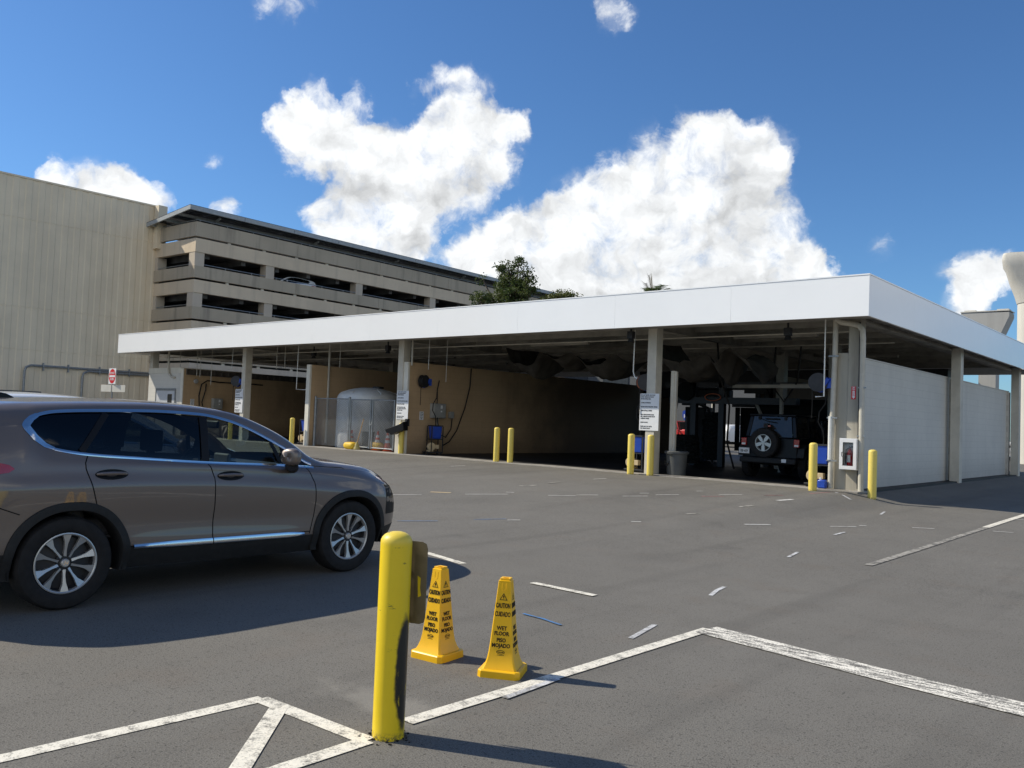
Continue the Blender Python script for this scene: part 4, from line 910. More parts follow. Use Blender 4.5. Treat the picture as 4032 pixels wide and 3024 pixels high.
copy_tree(oc, (-24.58,20.72,F), .4, 'orange traffic cone with white bands left of the rightmost cone behind the gate', 'orange traffic cones behind the gate')
copy_tree(oc, (-24.02,20.72,F), .9, 'rightmost orange traffic cone close to the rules sign column behind the gate', 'orange traffic cones behind the gate')
m = MB(); m.lathe([(.20,0),(.23,.62),(.25,.62),(.25,.67),(.22,.67),(.20,.05)],20); o = simple('trash_bin','dark grey bin standing behind the left gate leaf','bin',m,'trash'); o.location = (-25.25,20.80,F)
def sack(label, loc, s_):
    m = MB(); rows = []
    for i in range(9):
        th = PI*i/8; q = math.sin(th)**.5
        rows.append([(s_*q*math.copysign(abs(math.cos(f))**.6,math.cos(f))*(1+.12*mnoise.noise((i*.4,k*.7,s_*9))), .6*s_*q*math.copysign(abs(math.sin(f))**.6,math.sin(f)), s_*.45*(1-math.cos(th))*(1+.1*mnoise.noise((k*.5,i*.6,3)))) for k in range(17) for f in [2*PI*k/16]])
    m.grid(rows); o = tag(m.build('yellow_sack', MT['ybag'], None, smooth=50), label, 'sack', 'yellow sacks at the gate'); o.location = loc
sack('yellow sack on the ground in front of the fence gate beside the broom', (-25.48,20.18,.30), .30); sack('flat yellow sack lying just inside the fence gate', (-24.65,20.75,F), .34)
br = thing('broom', 'broom leaning upright on the fence gate beside the yellow sack', 'broom', (-25.13,20.20,.30))
m = MB(); m.cyl((.02,0,.28),(.20,.10,1.15),.016,n=8); m.build('handle', MT['wood'], br)
m = MB(); m.lathe([(.12,0),(.13,.04),(.05,.24),(.02,.30)],14); m.build('bristles', MT['straw'], br)
# ------------------------------------------------------------------ small things at the corner
gc = thing('trash_can', 'round grey trash can beside the centre column', 'trash can', (-11.88,20.55,F))
m = MB(); m.lathe([(.24,0),(.25,.01),(.29,.60),(.28,.61),(.23,.05),(0,.05)],28); m.build('bin', MT['trash'], gc)
m = MB(); m.lathe([(.285,.57),(.33,.58),(.335,.63),(.30,.655),(.27,.64)],28,caps=False); m.build('rim', MT['trash'], gc)
m = MB(); m.tube([(.06*math.cos(t_)-.14,-.262-.02*math.sin(t_)**2,.38+.12*math.sin(t_)) for t_ in [PI+PI*k/12 for k in range(13)]],.012,6); m.build('handle', MT['hose'], gc)
jg = thing('jug', 'small blue jug on the ground at the foot of the corner pier', 'jug', (-7.66,19.98,F+.006))
m = MB(); m.box(-.10,.10,-.07,.07,0,.20); m.build('bottle', MT['blue'], jg, bevel=.03); m = MB(); m.cyl((-.04,0,.20),(-.04,0,.25),.025,n=10); m.build('cap', MT['white_face'], jg)
fx = thing('fire_cabinet', 'white fire extinguisher cabinet with glass front on the corner column', 'fire cabinet', (-7.07,20.145,1.14))
m = MB(); m.box(-.20,.20,-.19,0,-.36,.36); m.f.pop(2) if False else None
m = MB()
m.box(-.20,.20,-.02,0,-.36,.36); m.box(-.20,-.17,-.19,-.021,-.36,.36); m.box(.17,.20,-.19,-.021,-.36,.36); m.box(-.169,.169,-.19,-.021,-.36,-.33); m.box(-.169,.169,-.19,-.021,.33,.36); m.build('cabinet_box', MT['white_face'], fx)
m = MB(); m.box(-.19,-.12,-.205,-.192,-.35,.35); m.box(.12,.19,-.205,-.192,-.35,.35); m.box(-.119,.119,-.205,-.192,-.35,-.27); m.box(-.119,.119,-.205,-.192,.27,.35); dr_ = m.build('cabinet_door', MT['white_face'], fx)
m = MB(); m.box(-.118,.118,-.200,-.198,-.268,.268); m.build('pane', MT['gclear'], dr_); m = MB(); m.tube([(-.13,-.206,-.06),(-.13,-.23,-.05),(-.13,-.23,.03),(-.13,-.206,.04)],.008,6); m.build('door_handle', MT['dkmetal'], dr_)
fe = thing('fire_extinguisher', 'red fire extinguisher inside the white cabinet', 'fire extinguisher', (-7.06,20.045,.815))
m = MB(); m.lathe([(.06,0),(.065,.02),(.065,.34),(.05,.40),(.025,.43),(.02,.45)],20); m.build('cylinder', MT['redlite'], fe)
m = MB(); m.cyl((0,0,.43),(0,0,.50),.018,n=8); m.box(-.01,.10,-.012,.012,.48,.50); m.tube([(-.02,0,.46),(-.08,-.02,.42),(-.085,-.03,.2),(-.08,-.03,.1)],.012,6); m.build('valve', MT['hose'], fe); m = MB(); m.box(-.035,.035,-.068,-.066,.14,.30); m.build('label', MT['white_face'], fe)
fsn = thing('fire_sign', 'red and white FIRE arrow sign above the extinguisher cabinet', 'sign', (-7.04,20.147,2.56))
m = MB(); m.box(-.052,.052,-.004,.0,-.15,.15); pn = m.build('panel', MT['red'], fsn)
m = MB(); text_into(m, 'FIRE', .042, tr(0,-.0055,.085) @ rot('X',90), .001, .9); m.prism([(-.024,.05),(.024,.05),(.024,-.09),(.04,-.09),(0,-.135),(-.04,-.09),(-.024,-.09)], 0,.001, tr(0,-.0046,0) @ rot('X',90)); m.prism([(-.045,.14),(.045,.14),(0,.115)],0,.001,tr(0,-.0046,0) @ rot('X',90)); m.build('lettering', MT['white_face'], pn, smooth=0, fix=False)
m = MB(); text_into(m, 'EXTINGUISHER', .022, tr(0,-.0062,-.03) @ rot('Y',90) @ rot('X',90) if False else tr(0,-.0064,-.02) @ rot('X',90) @ rot('Z',-90), .0004, .72); m.build('lettering', MT['red'], pn, smooth=0, fix=False)
# ------------------------------------------------------------------ jeep
def make_jeep(paint, label):
    j = thing('jeep', label, 'jeep')
    m = MB(); m.box(-.76,.76,-.55,1.15,.56,1.12); m.box(-.72,.72,1.15,2.35,.60,1.06); m.box(-.60,.60,2.35,3.15,.62,1.04); body = m.build('body', paint, j, bevel=.03)
    m = MB(); m.add([(-.60,1.2,1.062),(.60,1.2,1.062),(.46,3.16,1.045),(-.46,3.16,1.045),(-.58,1.2,1.14),(.58,1.2,1.14),(.44,3.14,1.11),(-.44,3.14,1.11)], [(0,3,2,1),(4,5,6,7),(0,1,5,4),(1,2,6,5),(2,3,7,6),(3,0,4,7)]); m.build('hood', paint, j, bevel=.03)
    # hard top as pillars and roof around open windows
    t_ = MB(); z0, z1 = 1.125, 1.70
    def pil(x0,x1,y0,y1,lx,ly): t_.add([(x0,y0,z0),(x1,y0,z0),(x1,y1,z0),(x0,y1,z0),(x0+lx,y0+ly,z1),(x1+lx,y0+ly,z1),(x1+lx,y1+ly,z1),(x0+lx,y1+ly,z1)], [(0,3,2,1),(4,5,6,7),(0,1,5,4),(1,2,6,5),(2,3,7,6),(3,0,4,7)])
    for sd in (-1,1):
        a, b = sorted((sd*.74, sd*.62)); pil(a,b,-.54,-.44,-sd*.08,.10); a, b = sorted((sd*.74, sd*.69)); pil(a,b,.35,.47,-sd*.08,0); pil(a,b,1.10,1.18,-sd*.06,-.18)
    t_.box(-.67,.67,-.45,.98,1.702,1.765); t_.build('hard_top', MT['paintk'], j, bevel=.03)
    m = MB(); m.quad((-.61,-.535,1.14),(.61,-.535,1.14),(.53,-.437,1.69),(-.53,-.437,1.69)); bw = m.build('rear_window', MT['darkglass'], j)
    m = MB()
    for x in (-.36,.38): m.cbox((x,-.46,1.655),(.07,.03,.10))
    m.tube([(-.40,-.47,1.66),(-.1,-.50,1.56),(.15,-.505,1.53)],.012,6); m.tube([(-.18,-.485,1.63),(.22,-.485,1.63)],.016,6); m.build('wiper', MT['black'], bw)
    m = MB(); m.quad((-.66,1.16,1.14),(.66,1.16,1.14),(.60,.97,1.69),(-.60,.97,1.69)); m.build('windshield', MT['gfront'], j)
    for sd in (-1,1):
        m = MB(); m.quad((sd*.72,-.43,1.13),(sd*.72,.35,1.13),(sd*.645,.36,1.69),(sd*.645,-.33,1.69)); m.quad((sd*.72,.47,1.13),(sd*.72,1.09,1.13),(sd*.65,.93,1.69),(sd*.645,.47,1.69)); m.build('side_window', MT['darkglass'], j)
        m = MB(); m.box(*sorted((sd*.762,sd*.84)),-.56,-.50,.86,1.09) if False else m.cbox((sd*.752,-.575,.985),(.15,.06,.21)); tl_ = m.build('tail_light', MT['redlens'], j, bevel=.012)
        m = MB(); m.cbox((sd*.752,-.607,.925),(.11,.006,.05)); m.build('reverse_lamp', MT['plate'], tl_)
        for yc in (0,2.42):
            m = MB(); m.prism([(-.56,.60),(-.50,.86),(-.30,.96),(.32,.96),(.52,.84),(.58,.60),(.52,.60),(.46,.80),(.28,.90),(-.26,.90),(-.44,.82),(-.50,.60)], *sorted((sd*.74,sd*.94)), M=tr(0,yc,0) @ Matrix(((0,0,1,0),(1,0,0,0),(0,1,0,0),(0,0,0,1)))); m.build('fender', MT['clad'], j, bevel=.02)
            wh = bpy.data.objects.new('wheel', None); COL.objects.link(wh); wh.parent = j; Mx = tr(sd*.92,yc,.40) @ rot('Y',90*sd); jw(wh, Mx)
        m = MB(); m.cbox((sd*.92,1.02,1.22),(.22,.08,.16)); m.build('mirror', MT['black'], j, bevel=.03)
        m = MB(); m.box(*sorted((sd*.761,sd*.766)),.38,1.12,.62,1.10); dr = m.build('door', paint, j); m = MB(); m.cbox((sd*.775,.48,1.0),(.02,.14,.03)); m.build('door_handle', MT['black'], dr)
        m = MB(); m.lathe([(.10,0),(.10,.03),(0,.05)],16,tr(sd*.42,3.15,.88) @ rot('X',-90)); m.build('headlight', MT['lens'], j)
    m = MB(); m.box(-.80,.80,-.76,-.552,.42,.57); bp = m.build('rear_bumper', MT['clad'], j, bevel=.03); m = MB(); m.cbox((.48,-.763,.51),(.13,.004,.09)); m.build('sticker', MT['plate'], bp)
    m = MB(); m.box(-.75,.75,3.16,3.40,.48,.66); m.build('front_bumper', MT['clad'], j, bevel=.03)
    m = MB(); m.box(-.5,.5,-.4,3.0,.36,.56); m.box(-.70,.70,.5,1.9,.40,.54); m.build('chassis', MT['gap'], j)
    m = MB()
    for k in range(7): m.box(-.24+.07*k,-.20+.07*k,3.152,3.156,.70,1.0)
    m.build('grille', MT['gap'], j)
    sp = bpy.data.objects.new('spare_wheel', None); COL.objects.link(sp); sp.parent = j; jw(sp, tr(-.10,-.80,.97) @ rot('X',90))
    m = MB(); m.cbox((-.05,-.66,1.43),(.20,.05,.05)); m.build('brake_light', MT['redlens'], j, bevel=.01); m = MB(); m.cbox((-.08,-.62,1.05),(.12,.14,.9)); m.build('spare_carrier', MT['clad'], j)
    m = MB(); m.cbox((-.735,-.60,.735),(.31,.006,.155)); lp = m.build('licence_plate', MT['plate'], j, bevel=.004)
    m = MB(); text_into(m, 'FJB 659', .088, tr(-.735,-.6045,.725) @ rot('X',90), .002, .80); m.build('lettering', MT['ink'], lp, smooth=0, fix=False)
    m = MB(); m.box(-.90,-.57,-.596,-.56,.64,.68); m.build('plate_bracket', MT['clad'], j)
    return j
def jw(par, Mx):
    ty = MB(); ty.lathe([(.225,-.22),(.33,-.24),(.38,-.225),(.40,-.20),(.402,-.04),(.388,-.012),(.34,.004),(.27,.0),(.225,-.02),(.22,-.10)],40,Mx,caps=False)
    for k in range(36): 
        a = 2*PI*k/36; ty.cbox((0,0,0),(.03,.035,.17),Mx @ rot('Z',10*k) @ tr(.398,0,-.12))
    ty.build('tyre', MT['rubber'], par)
    rm = MB(); rm.lathe([(.226,-.012),(.228,-.004),(.215,-.004),(.208,-.02),(.205,-.10)],40,Mx,caps=False)
    for q in range(5):
        a0 = R(-90+72*q); A = lambda r, d: (r*math.cos(a0+R(d)), r*math.sin(a0+R(d)))
        rm.prism([A(.03,-60),A(.085,-30),A(.212,-13),A(.215,0),A(.212,13),A(.085,30),A(.03,60)], -.05,-.014,Mx)
    rm.lathe([(0,-.006),(.04,-.008),(.05,-.02)],18,Mx,caps=False); rm.build('rim', MT['rim'], par, smooth=25)
    dk = MB(); dk.lathe([(.21,-.08),(0,-.085)],30,Mx,caps=False)
    for q in range(5): dk.lathe([(.017,-.016),(.017,-.011),(0,-.011)],10,Mx @ tr(.075*math.cos(R(-90+72*q+36)),.075*math.sin(R(-90+72*q+36)),0))
    dk.build('rim_recess', MT['rimdark'], par)
jeep = make_jeep(MT['paintk'], 'black jeep seen from behind with a spare wheel and licence plate in the right bay')
jeep.location = (-9.98, 22.80, F)
swp = {MT['paintk']: MT['paintk']}
copy_tree(jeep, (-11.6, 28.6, F), R(1), 'dark jeep further inside the wash, ahead and left of the black one')
copy_tree(jeep, (-33.9, 57.5, .29), R(-90), 'red jeep on the road far behind the wash', swap={MT['paintk']: MT['paintr']})
# ------------------------------------------------------------------ wash machinery
ga = thing('wash_gantry', 'dark wash gantry frame with reel and crossbars beyond the centre column', 'wash gantry', (-14.2,27,F))
m = MB()
for x in (-14.95,-13.88): m.box(x-.10,x+.10,26.9,27.1,F,3.2)
P2 = lambda n, mm, mat: mm.build(n, MT[mat], ga, world=True)
P2('upright', m, 'brush') if False else None
for x in (-14.95,-13.88): m = MB(); m.box(x-.10,x+.10,26.9,27.1,F,3.2); P2('upright', m, 'dkmetal')
m = MB(); m.box(-15.9,-11.2,26.85,27.15,2.46,2.68); P2('crossbeam', m, 'dkmetal'); m = MB(); m.box(-16.1,-11.0,26.9,27.1,3.02,3.2); P2('crossbeam', m, 'dkmetal')
m = MB(); m.tube([(-15.66,27,2.6),(-15.80,27,1.9),(-15.85,27,.4)],.07,8); P2('side_arm', m, 'dkmetal'); m = MB(); m.tube([(-12.7,27,2.62),(-12.45,27,2.1),(-12.4,27,.4)],.06,8); P2('side_arm', m, 'beam')
m = MB(); m.lathe([(.33,-.08),(.33,.08)],24,tr(-15.2,26.8,2.88) @ rot('X',90)); P2('cable_reel', m, 'brush')
m = MB(); m.tube([(-14.15+.30*math.cos(a),26.8,2.68+.12*math.sin(a)) for a in [2*PI*k/24 for k in range(24)]],.02,6,closed=True); P2('oval_ring', m, 'orangehose')
def brush(label, x, y, z0, z1, r):
    b = thing('wash_brush', label, 'wash brush', (x,y,F), 0, 'upright black wash brushes'); m = MB(); rnd = random.Random(int(x*10)); rows = []
    for i in range(40):
        z = z0+(z1-z0)*i/39; rows.append([((r*(.75+.25*min(1,3*i/39 if False else 1))*(.86+.28*rnd.random())*(1.12-.25*(z-z0)/(z1-z0)))*math.cos(2*PI*k/28), (r*(.86+.28*rnd.random()))*math.sin(2*PI*k/28), z+.03*rnd.random()) for k in range(28)]); rows[-1].append(rows[-1][0])
    m.grid(rows); m.build('bristles', MT['brush'], b, smooth=0); m = MB(); m.cyl((0,0,z0-.1),(0,0,z1+.6),.05,n=10); m.build('shaft', MT['dkmetal'], b)
brush('upright black wash brush between the gantry uprights', -14.42,27.4,.18,1.85,.30); brush('wide black wash brush left of the gantry near the trash can', -13.9,24.6,.15,1.05,.42); brush('tall black wash brush behind the black jeep', -10.9,31.5,.2,2.0,.55)
fb2 = thing('wash_arch', 'pale steel wash arch standing behind the black jeep', 'wash frame', (-9.8,26,F))
for x in (-11.32,-8.3):
    m = MB(); m.box(x-.05,x+.05,25.95,26.05,F,3.0); m.build('upright', MT['beam'], fb2, world=True)
m = MB(); m.box(-11.37,-8.25,25.95,26.05,3.002,3.10); m.build('crossbar', MT['beam'], fb2, world=True)
m = MB(); m.box(-9.5,-9.2,25.0,25.3,F,4.3); tag(m.build('round_post', MT['beam'], None, bevel=.05), 'stout cream post rising behind the black jeep', 'post')
m = MB(); m.box(-12.0,-8.0,23.95,24.10,2.86,2.96); tag(m.build('spray_bar', MT['beam'], None), 'cream spray bar spanning the bay above the black jeep', 'spray bar')
m = MB(); m.box(-16,-8,33.0,33.15,2.55,2.75); m.box(-16,-8,33.0,33.12,3.1,3.3)
for x in (-15.5,-13,-10.4,-8.4): m.box(x-.08,x+.08,33.16,33.3,F,3.3)
tag(m.build('dryer_arch', MT['dkmetal'], None), 'dark dryer arch deep inside the wash in front of the daylight', 'dryer arch')
# ------------------------------------------------------------------ do-not-enter sign
dn = thing('do_not_enter_sign', 'DO NOT ENTER sign on a thin post before the ribbed wall', 'sign', (-37.5,16.55,.27))
m = MB(); m.cyl((0,.03,0),(0,.03,2.95),.03,n=8); m.build('post', MT['galv'], dn)
m = MB(); m.box(-.34,.34,-.006,0,2.24,2.92); pn = m.build('panel', MT['white_face'], dn, bevel=.02)
m = MB(); m.lathe([(.315,0),(.315,.002),(0,.002)],40,tr(0,-.0064,2.58) @ rot('X',90)); m.build('red_disc', MT['red'], pn)
m = MB(); m.box(-.27,.27,-.0105,-.0095,2.535,2.625); text_into(m,'DO NOT',.13,tr(0,-.0115,2.715) @ rot('X',90),.003,.85); text_into(m,'ENTER',.13,tr(0,-.0115,2.445) @ rot('X',90),.003,.85); m.build('lettering', MT['white_face'], pn, smooth=0, fix=False)
for a, b in ((-.72,-.035),(.035,.90)):
    m = MB(); m.box(a,b,-.006,0,1.90,2.20,rot('Z',12)); m.build('side_plate', MT['cream'], dn, bevel=.004)

wcu = thing('wash_curtain', 'black cloth curtain of hanging strips behind the black jeep', 'curtain', (-11.4,29.6,F))
rnd = random.Random(5); m = MB(); 
for k in range(33):
    x = -3.3+.2*k; z0 = .35+.25*rnd.random(); y = .06*rnd.uniform(-1,1); m.box(x,x+.19,y,y+.02,z0,2.12)
o_ = m.build('cloth', MT['brush'], wcu); o_['kind'] = 'stuff'
m = MB(); m.box(-3.4,3.4,-.05,.05,2.13,2.25); m.build('rail', MT['dkmetal'], wcu)

def sidebrush(label, x, y, s_):
    b = thing('side_washer', label, 'side washer', (x,y,F), 0, 'dark side washer assemblies')
    m = MB(); m.box(-.12,.12,-.12,.12,0,2.9); m.box(-.5,.5,-.10,.10,2.2,2.42); m.build('column', MT['dkmetal'], b)
    m = MB(); m.tube([(s_*.12,0,2.3),(s_*.7,-.1,2.1),(s_*.9,-.1,1.5)],.06,8); m.build('arm', MT['dkmetal'], b)
    m = MB(); rr = random.Random(int(x*7)); rows = [[(s_*.9+.36*(.85+.3*rr.random())*math.cos(2*PI*k/24), -.1+.36*(.85+.3*rr.random())*math.sin(2*PI*k/24), .15+1.5*i/24) for k in range(24)] for i in range(25)]
    for r_ in rows: r_.append(r_[0])
    m.grid(rows); m.build('bristles', MT['brush'], b, smooth=0)
    m = MB(); m.tube([(0,-.13,2.8),(.25,-.2,2.2),(.1,-.2,1.4),(.3,-.2,.6),(.2,-.15,.1)],.022,6); m.build('hose', MT['hose'], b)
sidebrush('dark side washer with a round brush just right of the pale guide post', -13.35, 29.5, 1); sidebrush('dark side washer in front of the daylight left of the gantry', -17.2, 31.0, 1); sidebrush('dark side washer close behind the corner pier and its hose reel', -7.9, 24.2, -1)
m = MB(); m.lathe([(.02,0),(.34,.02),(.36,.3),(.34,2.6),(.02,2.62)],20,tr(-13.0,28.2,2.35) @ rot('Y',90)); tag(m.build('top_roller', MT['brush'], None), 'dark horizontal roller brush slung above the far end of the jeep bay', 'roller')

m = MB(); m.box(-22.0,-8.6,34.4,34.9,3.32,4.15); m.box(-21.8,-17.4,34.45,34.85,2.95,3.315); tag(m.build('air_duct', MT['dkmetal'], None, bevel=.03), 'long dark air duct under the roof at the back of the wash', 'duct')
cb = thing('control_cabinet', 'tall dark control cabinet standing left of the far daylight', 'cabinet', (-18.4,33.6,F)); m = MB(); m.box(-.5,.5,-.3,.3,0,2.2); m.build('cabinet_body', MT['dkmetal'], cb, bevel=.02); m = MB(); m.box(-.45,-.02,-.325,-.302,.1,2.1); m.box(.02,.45,-.325,-.302,.1,2.1); m.build('cabinet_door', MT['dkmetal'], cb)
m = MB(); m.tube([(-12.3,23.5,4.2),(-12.25,23.6,3.2),(-12.0,23.8,2.3),(-12.15,24.0,1.2),(-11.95,24.1,.4)],.03,6); tag(m.build('hose', MT['hose'], None), 'black hose hanging from the roof between guide post and jeep', 'hose')
m = MB(); m.tube([(-11.2,25.2,4.2),(-11.3,25.2,3.0),(-10.9,25.2,2.5),(-10.5,25.2,3.1),(-10.4,25.2,4.2)],.03,6); tag(m.build('hose', MT['hose'], None), 'black hose loop hanging from the roof above the jeep', 'hose')
# ------------------------------------------------------------------ ribbed building at the left
rb = thing('ribbed_building', 'tall windowless beige building with a ribbed wall at the far left', 'building', (-61.5,15,0))
m = MB(); XW = -61.5
n = 0; y = -30.0; prof = []
while y < 30.0: prof += [(XW-.035,y),(XW-.035,y+.34),(XW,y+.40),(XW,y+.74)]; y += .80
prof.append((XW-.035, 30.15))
lv = [-.2,5.02,5.05,7.83,7.86,10.75,10.78,13.67,13.70,16.35]
rows = [[(x+(.012 if i in (2,4,6,8) else 0)+.006*((i//2)%3), yy, z) for x, yy in prof] for i, z in enumerate(lv)]
m.grid(rows); m.build('ribbed_wall', MT['beige'], rb, world=True, smooth=20)
m = MB(); m.box(XW-40,XW-.06,-30,30.15,-.2,16.34); m.build('building_mass', MT['beige'], rb, world=True)
m = MB(); m.box(XW-.4,XW+.04,-30,30.15,16.36,16.48); m.build('coping', MT['beige'], rb, world=True)
m = MB(); m.box(XW+.045,XW+.70,29.5,30.16,13.2,16.40); m.build('pilaster', MT['beige'], rb, world=True)
m = MB(); m.box(XW-3,XW-.45,14,19.15,16.5,17.5); m.box(XW-.45,XW+.1,18.6,19.1,16.49,16.75); m.build('roof_box', MT['conc'], rb, world=True)
for pts in ([(-61.32,21.3,.3),(-61.32,21.3,3.6),(-61.32,21.38,3.88),(-61.32,21.7,4.02),(-61.32,30.1,4.02)],[(-61.30,25.0,.3),(-61.30,25.0,3.45),(-61.30,25.08,3.72),(-61.30,25.4,3.86),(-61.30,30.1,3.86)]):
    m = MB(); m.tube(pts,.075,8); m.build('wall_conduit', MT['galv'], rb, world=True)
for y in (22.4,24.0,26.1,28.2):
    m = MB(); m.box(-61.40,-61.20,y,y+.06,3.70,4.22); m.build('pipe_clamp', MT['galv'], rb, world=True)
m = MB(); m.box(-61.0,-59.6,17.5,21.8,0,2.28); tag(m.build('utility_box', MT['trash'], None, bevel=.03), 'low dark grey utility box against the ribbed wall at the left edge', 'utility box')
# ------------------------------------------------------------------ parking garage
GA = math.atan(.045)
pg = thing('parking_garage', 'multi-storey concrete parking garage with open decks and a roof canopy', 'garage', (-56.1,30,0), GA)
LEN = 78
def gbox(nm, mat, x0,x1,y0,y1,z0,z1, par=pg, **k): m = MB(); m.box(x0,x1,y0,y1,z0,z1); return m.build(nm, MT[mat], par, **k)
DECK = [(12.58,13.55,13.68,14.70),(9.72,10.62,10.76,11.60),(6.75,7.72,7.86,8.72),(3.6,4.75,4.90,5.75)]
for i, (a,b,c,d) in enumerate(DECK):
    nb = 9; sp = LEN/nb
    sn = MB(); sn.box(-.35,0,0,LEN,a,b); sn.box(-6.0,-.351,0,.35,a,b); sn.build('spandrel', MT['conc'] if i < 3 else MT['concw'], pg)
    pr = MB()
    for k in range(nb): pr.box(-.20,.05,k*sp+.012+(0 if k else -.05),(k+1)*sp-.012,c,d)
    pr.box(-6.0,-.21,-.05,.18,c,d); pr.build('parapet', MT['conc2'], pg)
    sl = MB(); sl.box(-16,-.36,.36,LEN-.3,b-.75,b-.02)
    for k in range(int(LEN/3)): sl.box(-16,-.7,1.2+3*k,1.55+3*k,a-.25,b-.76)
    sl.build('deck', MT['slabdark'], pg)
    pk = MB()
    for k in range(26): pk.box(-.19,-.10,2.6+3*k,2.85+3*k,b+.002,c-.002)
    pk.build('parapet_block', MT['cream'], pg)['kind'] = 'stuff'
    rl = MB()
    for y0 in [k*2.2 for k in range(int(LEN/2.2))]: rl.cyl((-.10,y0+.3,d),(-.10,y0+.3,d+.16),.022,n=6)
    rl.cyl((-.10,.1,d+.16),(-.10,LEN,d+.16),.03,n=6); rl.cyl((-.10,.1,d+.16),(-5.9,.1,d+.16),.03,n=6); rl.build('railing', MT['galv'], pg)
for i, (z0,z1) in enumerate(((11.0,12.575),(8.0,9.715),(5.0,6.745),(0,3.595))):
    for y0 in [.0]+[5.9+8.9*k for k in range(8)]:
        c = MB(); c.box(-.80,-.06,y0+.02,y0+.76,z0,z1); c.build('column', MT['concw'], pg)
    c = MB(); c.box(-5.9,-5.0,.02,.7,z0,z1); c.build('column', MT['concw'], pg)
gbox('back_wall','slabdark',-16.4,-16.0,.4,LEN-.3,0,13.4); gbox('ground_wall','bldgw',-.5,-.02,.36,LEN,0,3.2)
cv = MB(); Mc = tr(0,-.5,0); 
def sl4(x0,x1,y0,y1,zf,th): cv.add([(x0,y0,zf(x0)-th),(x1,y0,zf(x1)-th),(x1,y1,zf(x1)-th),(x0,y1,zf(x0)-th),(x0,y0,zf(x0)),(x1,y0,zf(x1)),(x1,y1,zf(x1)),(x0,y1,zf(x0))], [(0,3,2,1),(4,5,6,7),(0,1,5,4),(1,2,6,5),(2,3,7,6),(3,0,4,7)])
zf = lambda x: 15.62+.11*x
for k in range(18): sl4(.30,.42,-.8+4.4*k,3.56+4.4*k,zf,.30)
sl4(-8,.299,-.8,-.68,zf,.28)
for x in (-1.5,-3.3,-5.1,-6.9): sl4(x,x+.12,-.679,LEN,lambda q: zf(q)-.08,.18)
cv.build('canopy_frame', MT['canopy'], pg)
cv = MB()
for k in range(36): sl4(-8,.36,-.78+2.2*k,1.38+2.2*k,lambda q: zf(q)+.05,.045)
cv.build('canopy_panel', MT['panel'], pg)
for k in range(9):
    c = MB(); c.cyl((-4,2+8.9*k,13.4),(-4,2+8.9*k,15.0),.16,n=8); c.cyl((-4,2+8.9*k,14.3),(-.3,2+8.9*k,15.35),.09,n=8); c.box(-7.6,.2,1.9+8.9*k,2.1+8.9*k,14.75,14.95) if False else None; c.build('canopy_post', MT['canopy'], pg)
sv = copy_tree(suv, (-58.1, 40.2, 10.62), PI, 'white suv parked behind the parapet inside the garage', swap={MT['paint']: MT['paintw']})
for a in ((-57.6,32.2,7.74,.4,'yellow car showing its roof at the left of the lower garage deck'),(-58.3,35.3,7.74,.6,'yellow car showing its roof right of the other one on the lower garage deck')):
    pass
wsv = copy_tree(suv, (-11.5, 3.25, 0), 0, 'white suv hidden behind the grey-brown one, only its roof edge showing', swap={MT['paint']: MT['paintw']})
wsv.scale = (1,1,1.035)
# ------------------------------------------------------------------ street beyond the wash
st = MB(); st.box(-80,60,50,62,.25,.295); struct(st.build('street', MT['floor'] if False else MT['asphalt'], None))
fbw = thing('street_building', 'white building with dark window strips across the street behind the wash', 'building', (-30,66,0))
m = MB(); m.box(-62,-19,66,80,0,8.5); m.build('wall', MT['bldgd'], fbw, world=True)
for i in range(9):
    m = MB(); m.box(-60+4.6*i,-57.2+4.6*i,65.93,65.99,1.0,2.7); w_ = m.build('window', MT['win'], fbw, world=True); m = MB(); m.box(-60.1+4.6*i,-57.1+4.6*i,65.88,65.925,2.75,2.85); m.build('ledge', MT['bldgw'], fbw, world=True)
for i in range(9):
    m = MB(); m.box(-60+4.6*i,-57.2+4.6*i,65.93,65.99,5.0,6.6); m.build('window', MT['win'], fbw, world=True)
hs_ = thing('highway_shield', 'blue highway shield sign reading H1 beyond the wash bay', 'sign', (-33.9,60,.29))
m = MB(); m.cyl((0,.05,0),(0,.05,2.6),.05,n=8); m.build('post', MT['galv'], hs_)
m = MB(); m.prism([(-.36,.36),(-.18,.44),(0,.40),(.18,.44),(.36,.36),(.38,.0),(.25,-.30),(0,-.44),(-.25,-.30),(-.38,0)], 0,.01, tr(0,0,2.2) @ rot('X',90)); pn = m.build('shield', MT['signblue'], hs_)
m = MB(); text_into(m,'H1',.42,tr(0,-.016,2.16) @ rot('X',90),.01); m.build('lettering', MT['white_face'], pn, smooth=0, fix=False)
m = MB(); m.cyl((-32.4,61.5,.29),(-32.4,61.5,6.5),.14,n=10); tag(m.build('street_pole', MT['cream'], None), 'pale street pole seen through the wash bay', 'pole')
copy_tree(suv, (-28.2,56.0,.29), R(60), 'white suv with a lit tail lamp on the street behind the wash', swap={MT['paint']: MT['paintw']})
copy_tree(suv, (-9.6,62.0,.1), R(90), 'white suv in the slit right of the long white side wall', swap={MT['paint']: MT['paintw']})
scf = thing('scaffold', 'orange scaffold frame beyond the end of the white side wall', 'scaffold', (-11.5,66,0))
for x in (-11.75,-11.0):
    m = MB(); m.box(x-.08,x+.08,65.9,66.1,0,4.74); m.build('upright', MT['orange'], scf, world=True)
for z in (3.3,4.15,4.75):
    m = MB(); m.box(-12.5,-10.9,65.88,66.12,z,z+.14); m.build('crossbar', MT['orange'], scf, world=True)
for i, x in enumerate((-12.4,-11.7)):
    m = MB(); m.cyl((x,65.8,3.4),(x+.7,65.8,4.7),.05,n=6); m.build('brace', MT['orange'], scf, world=True)
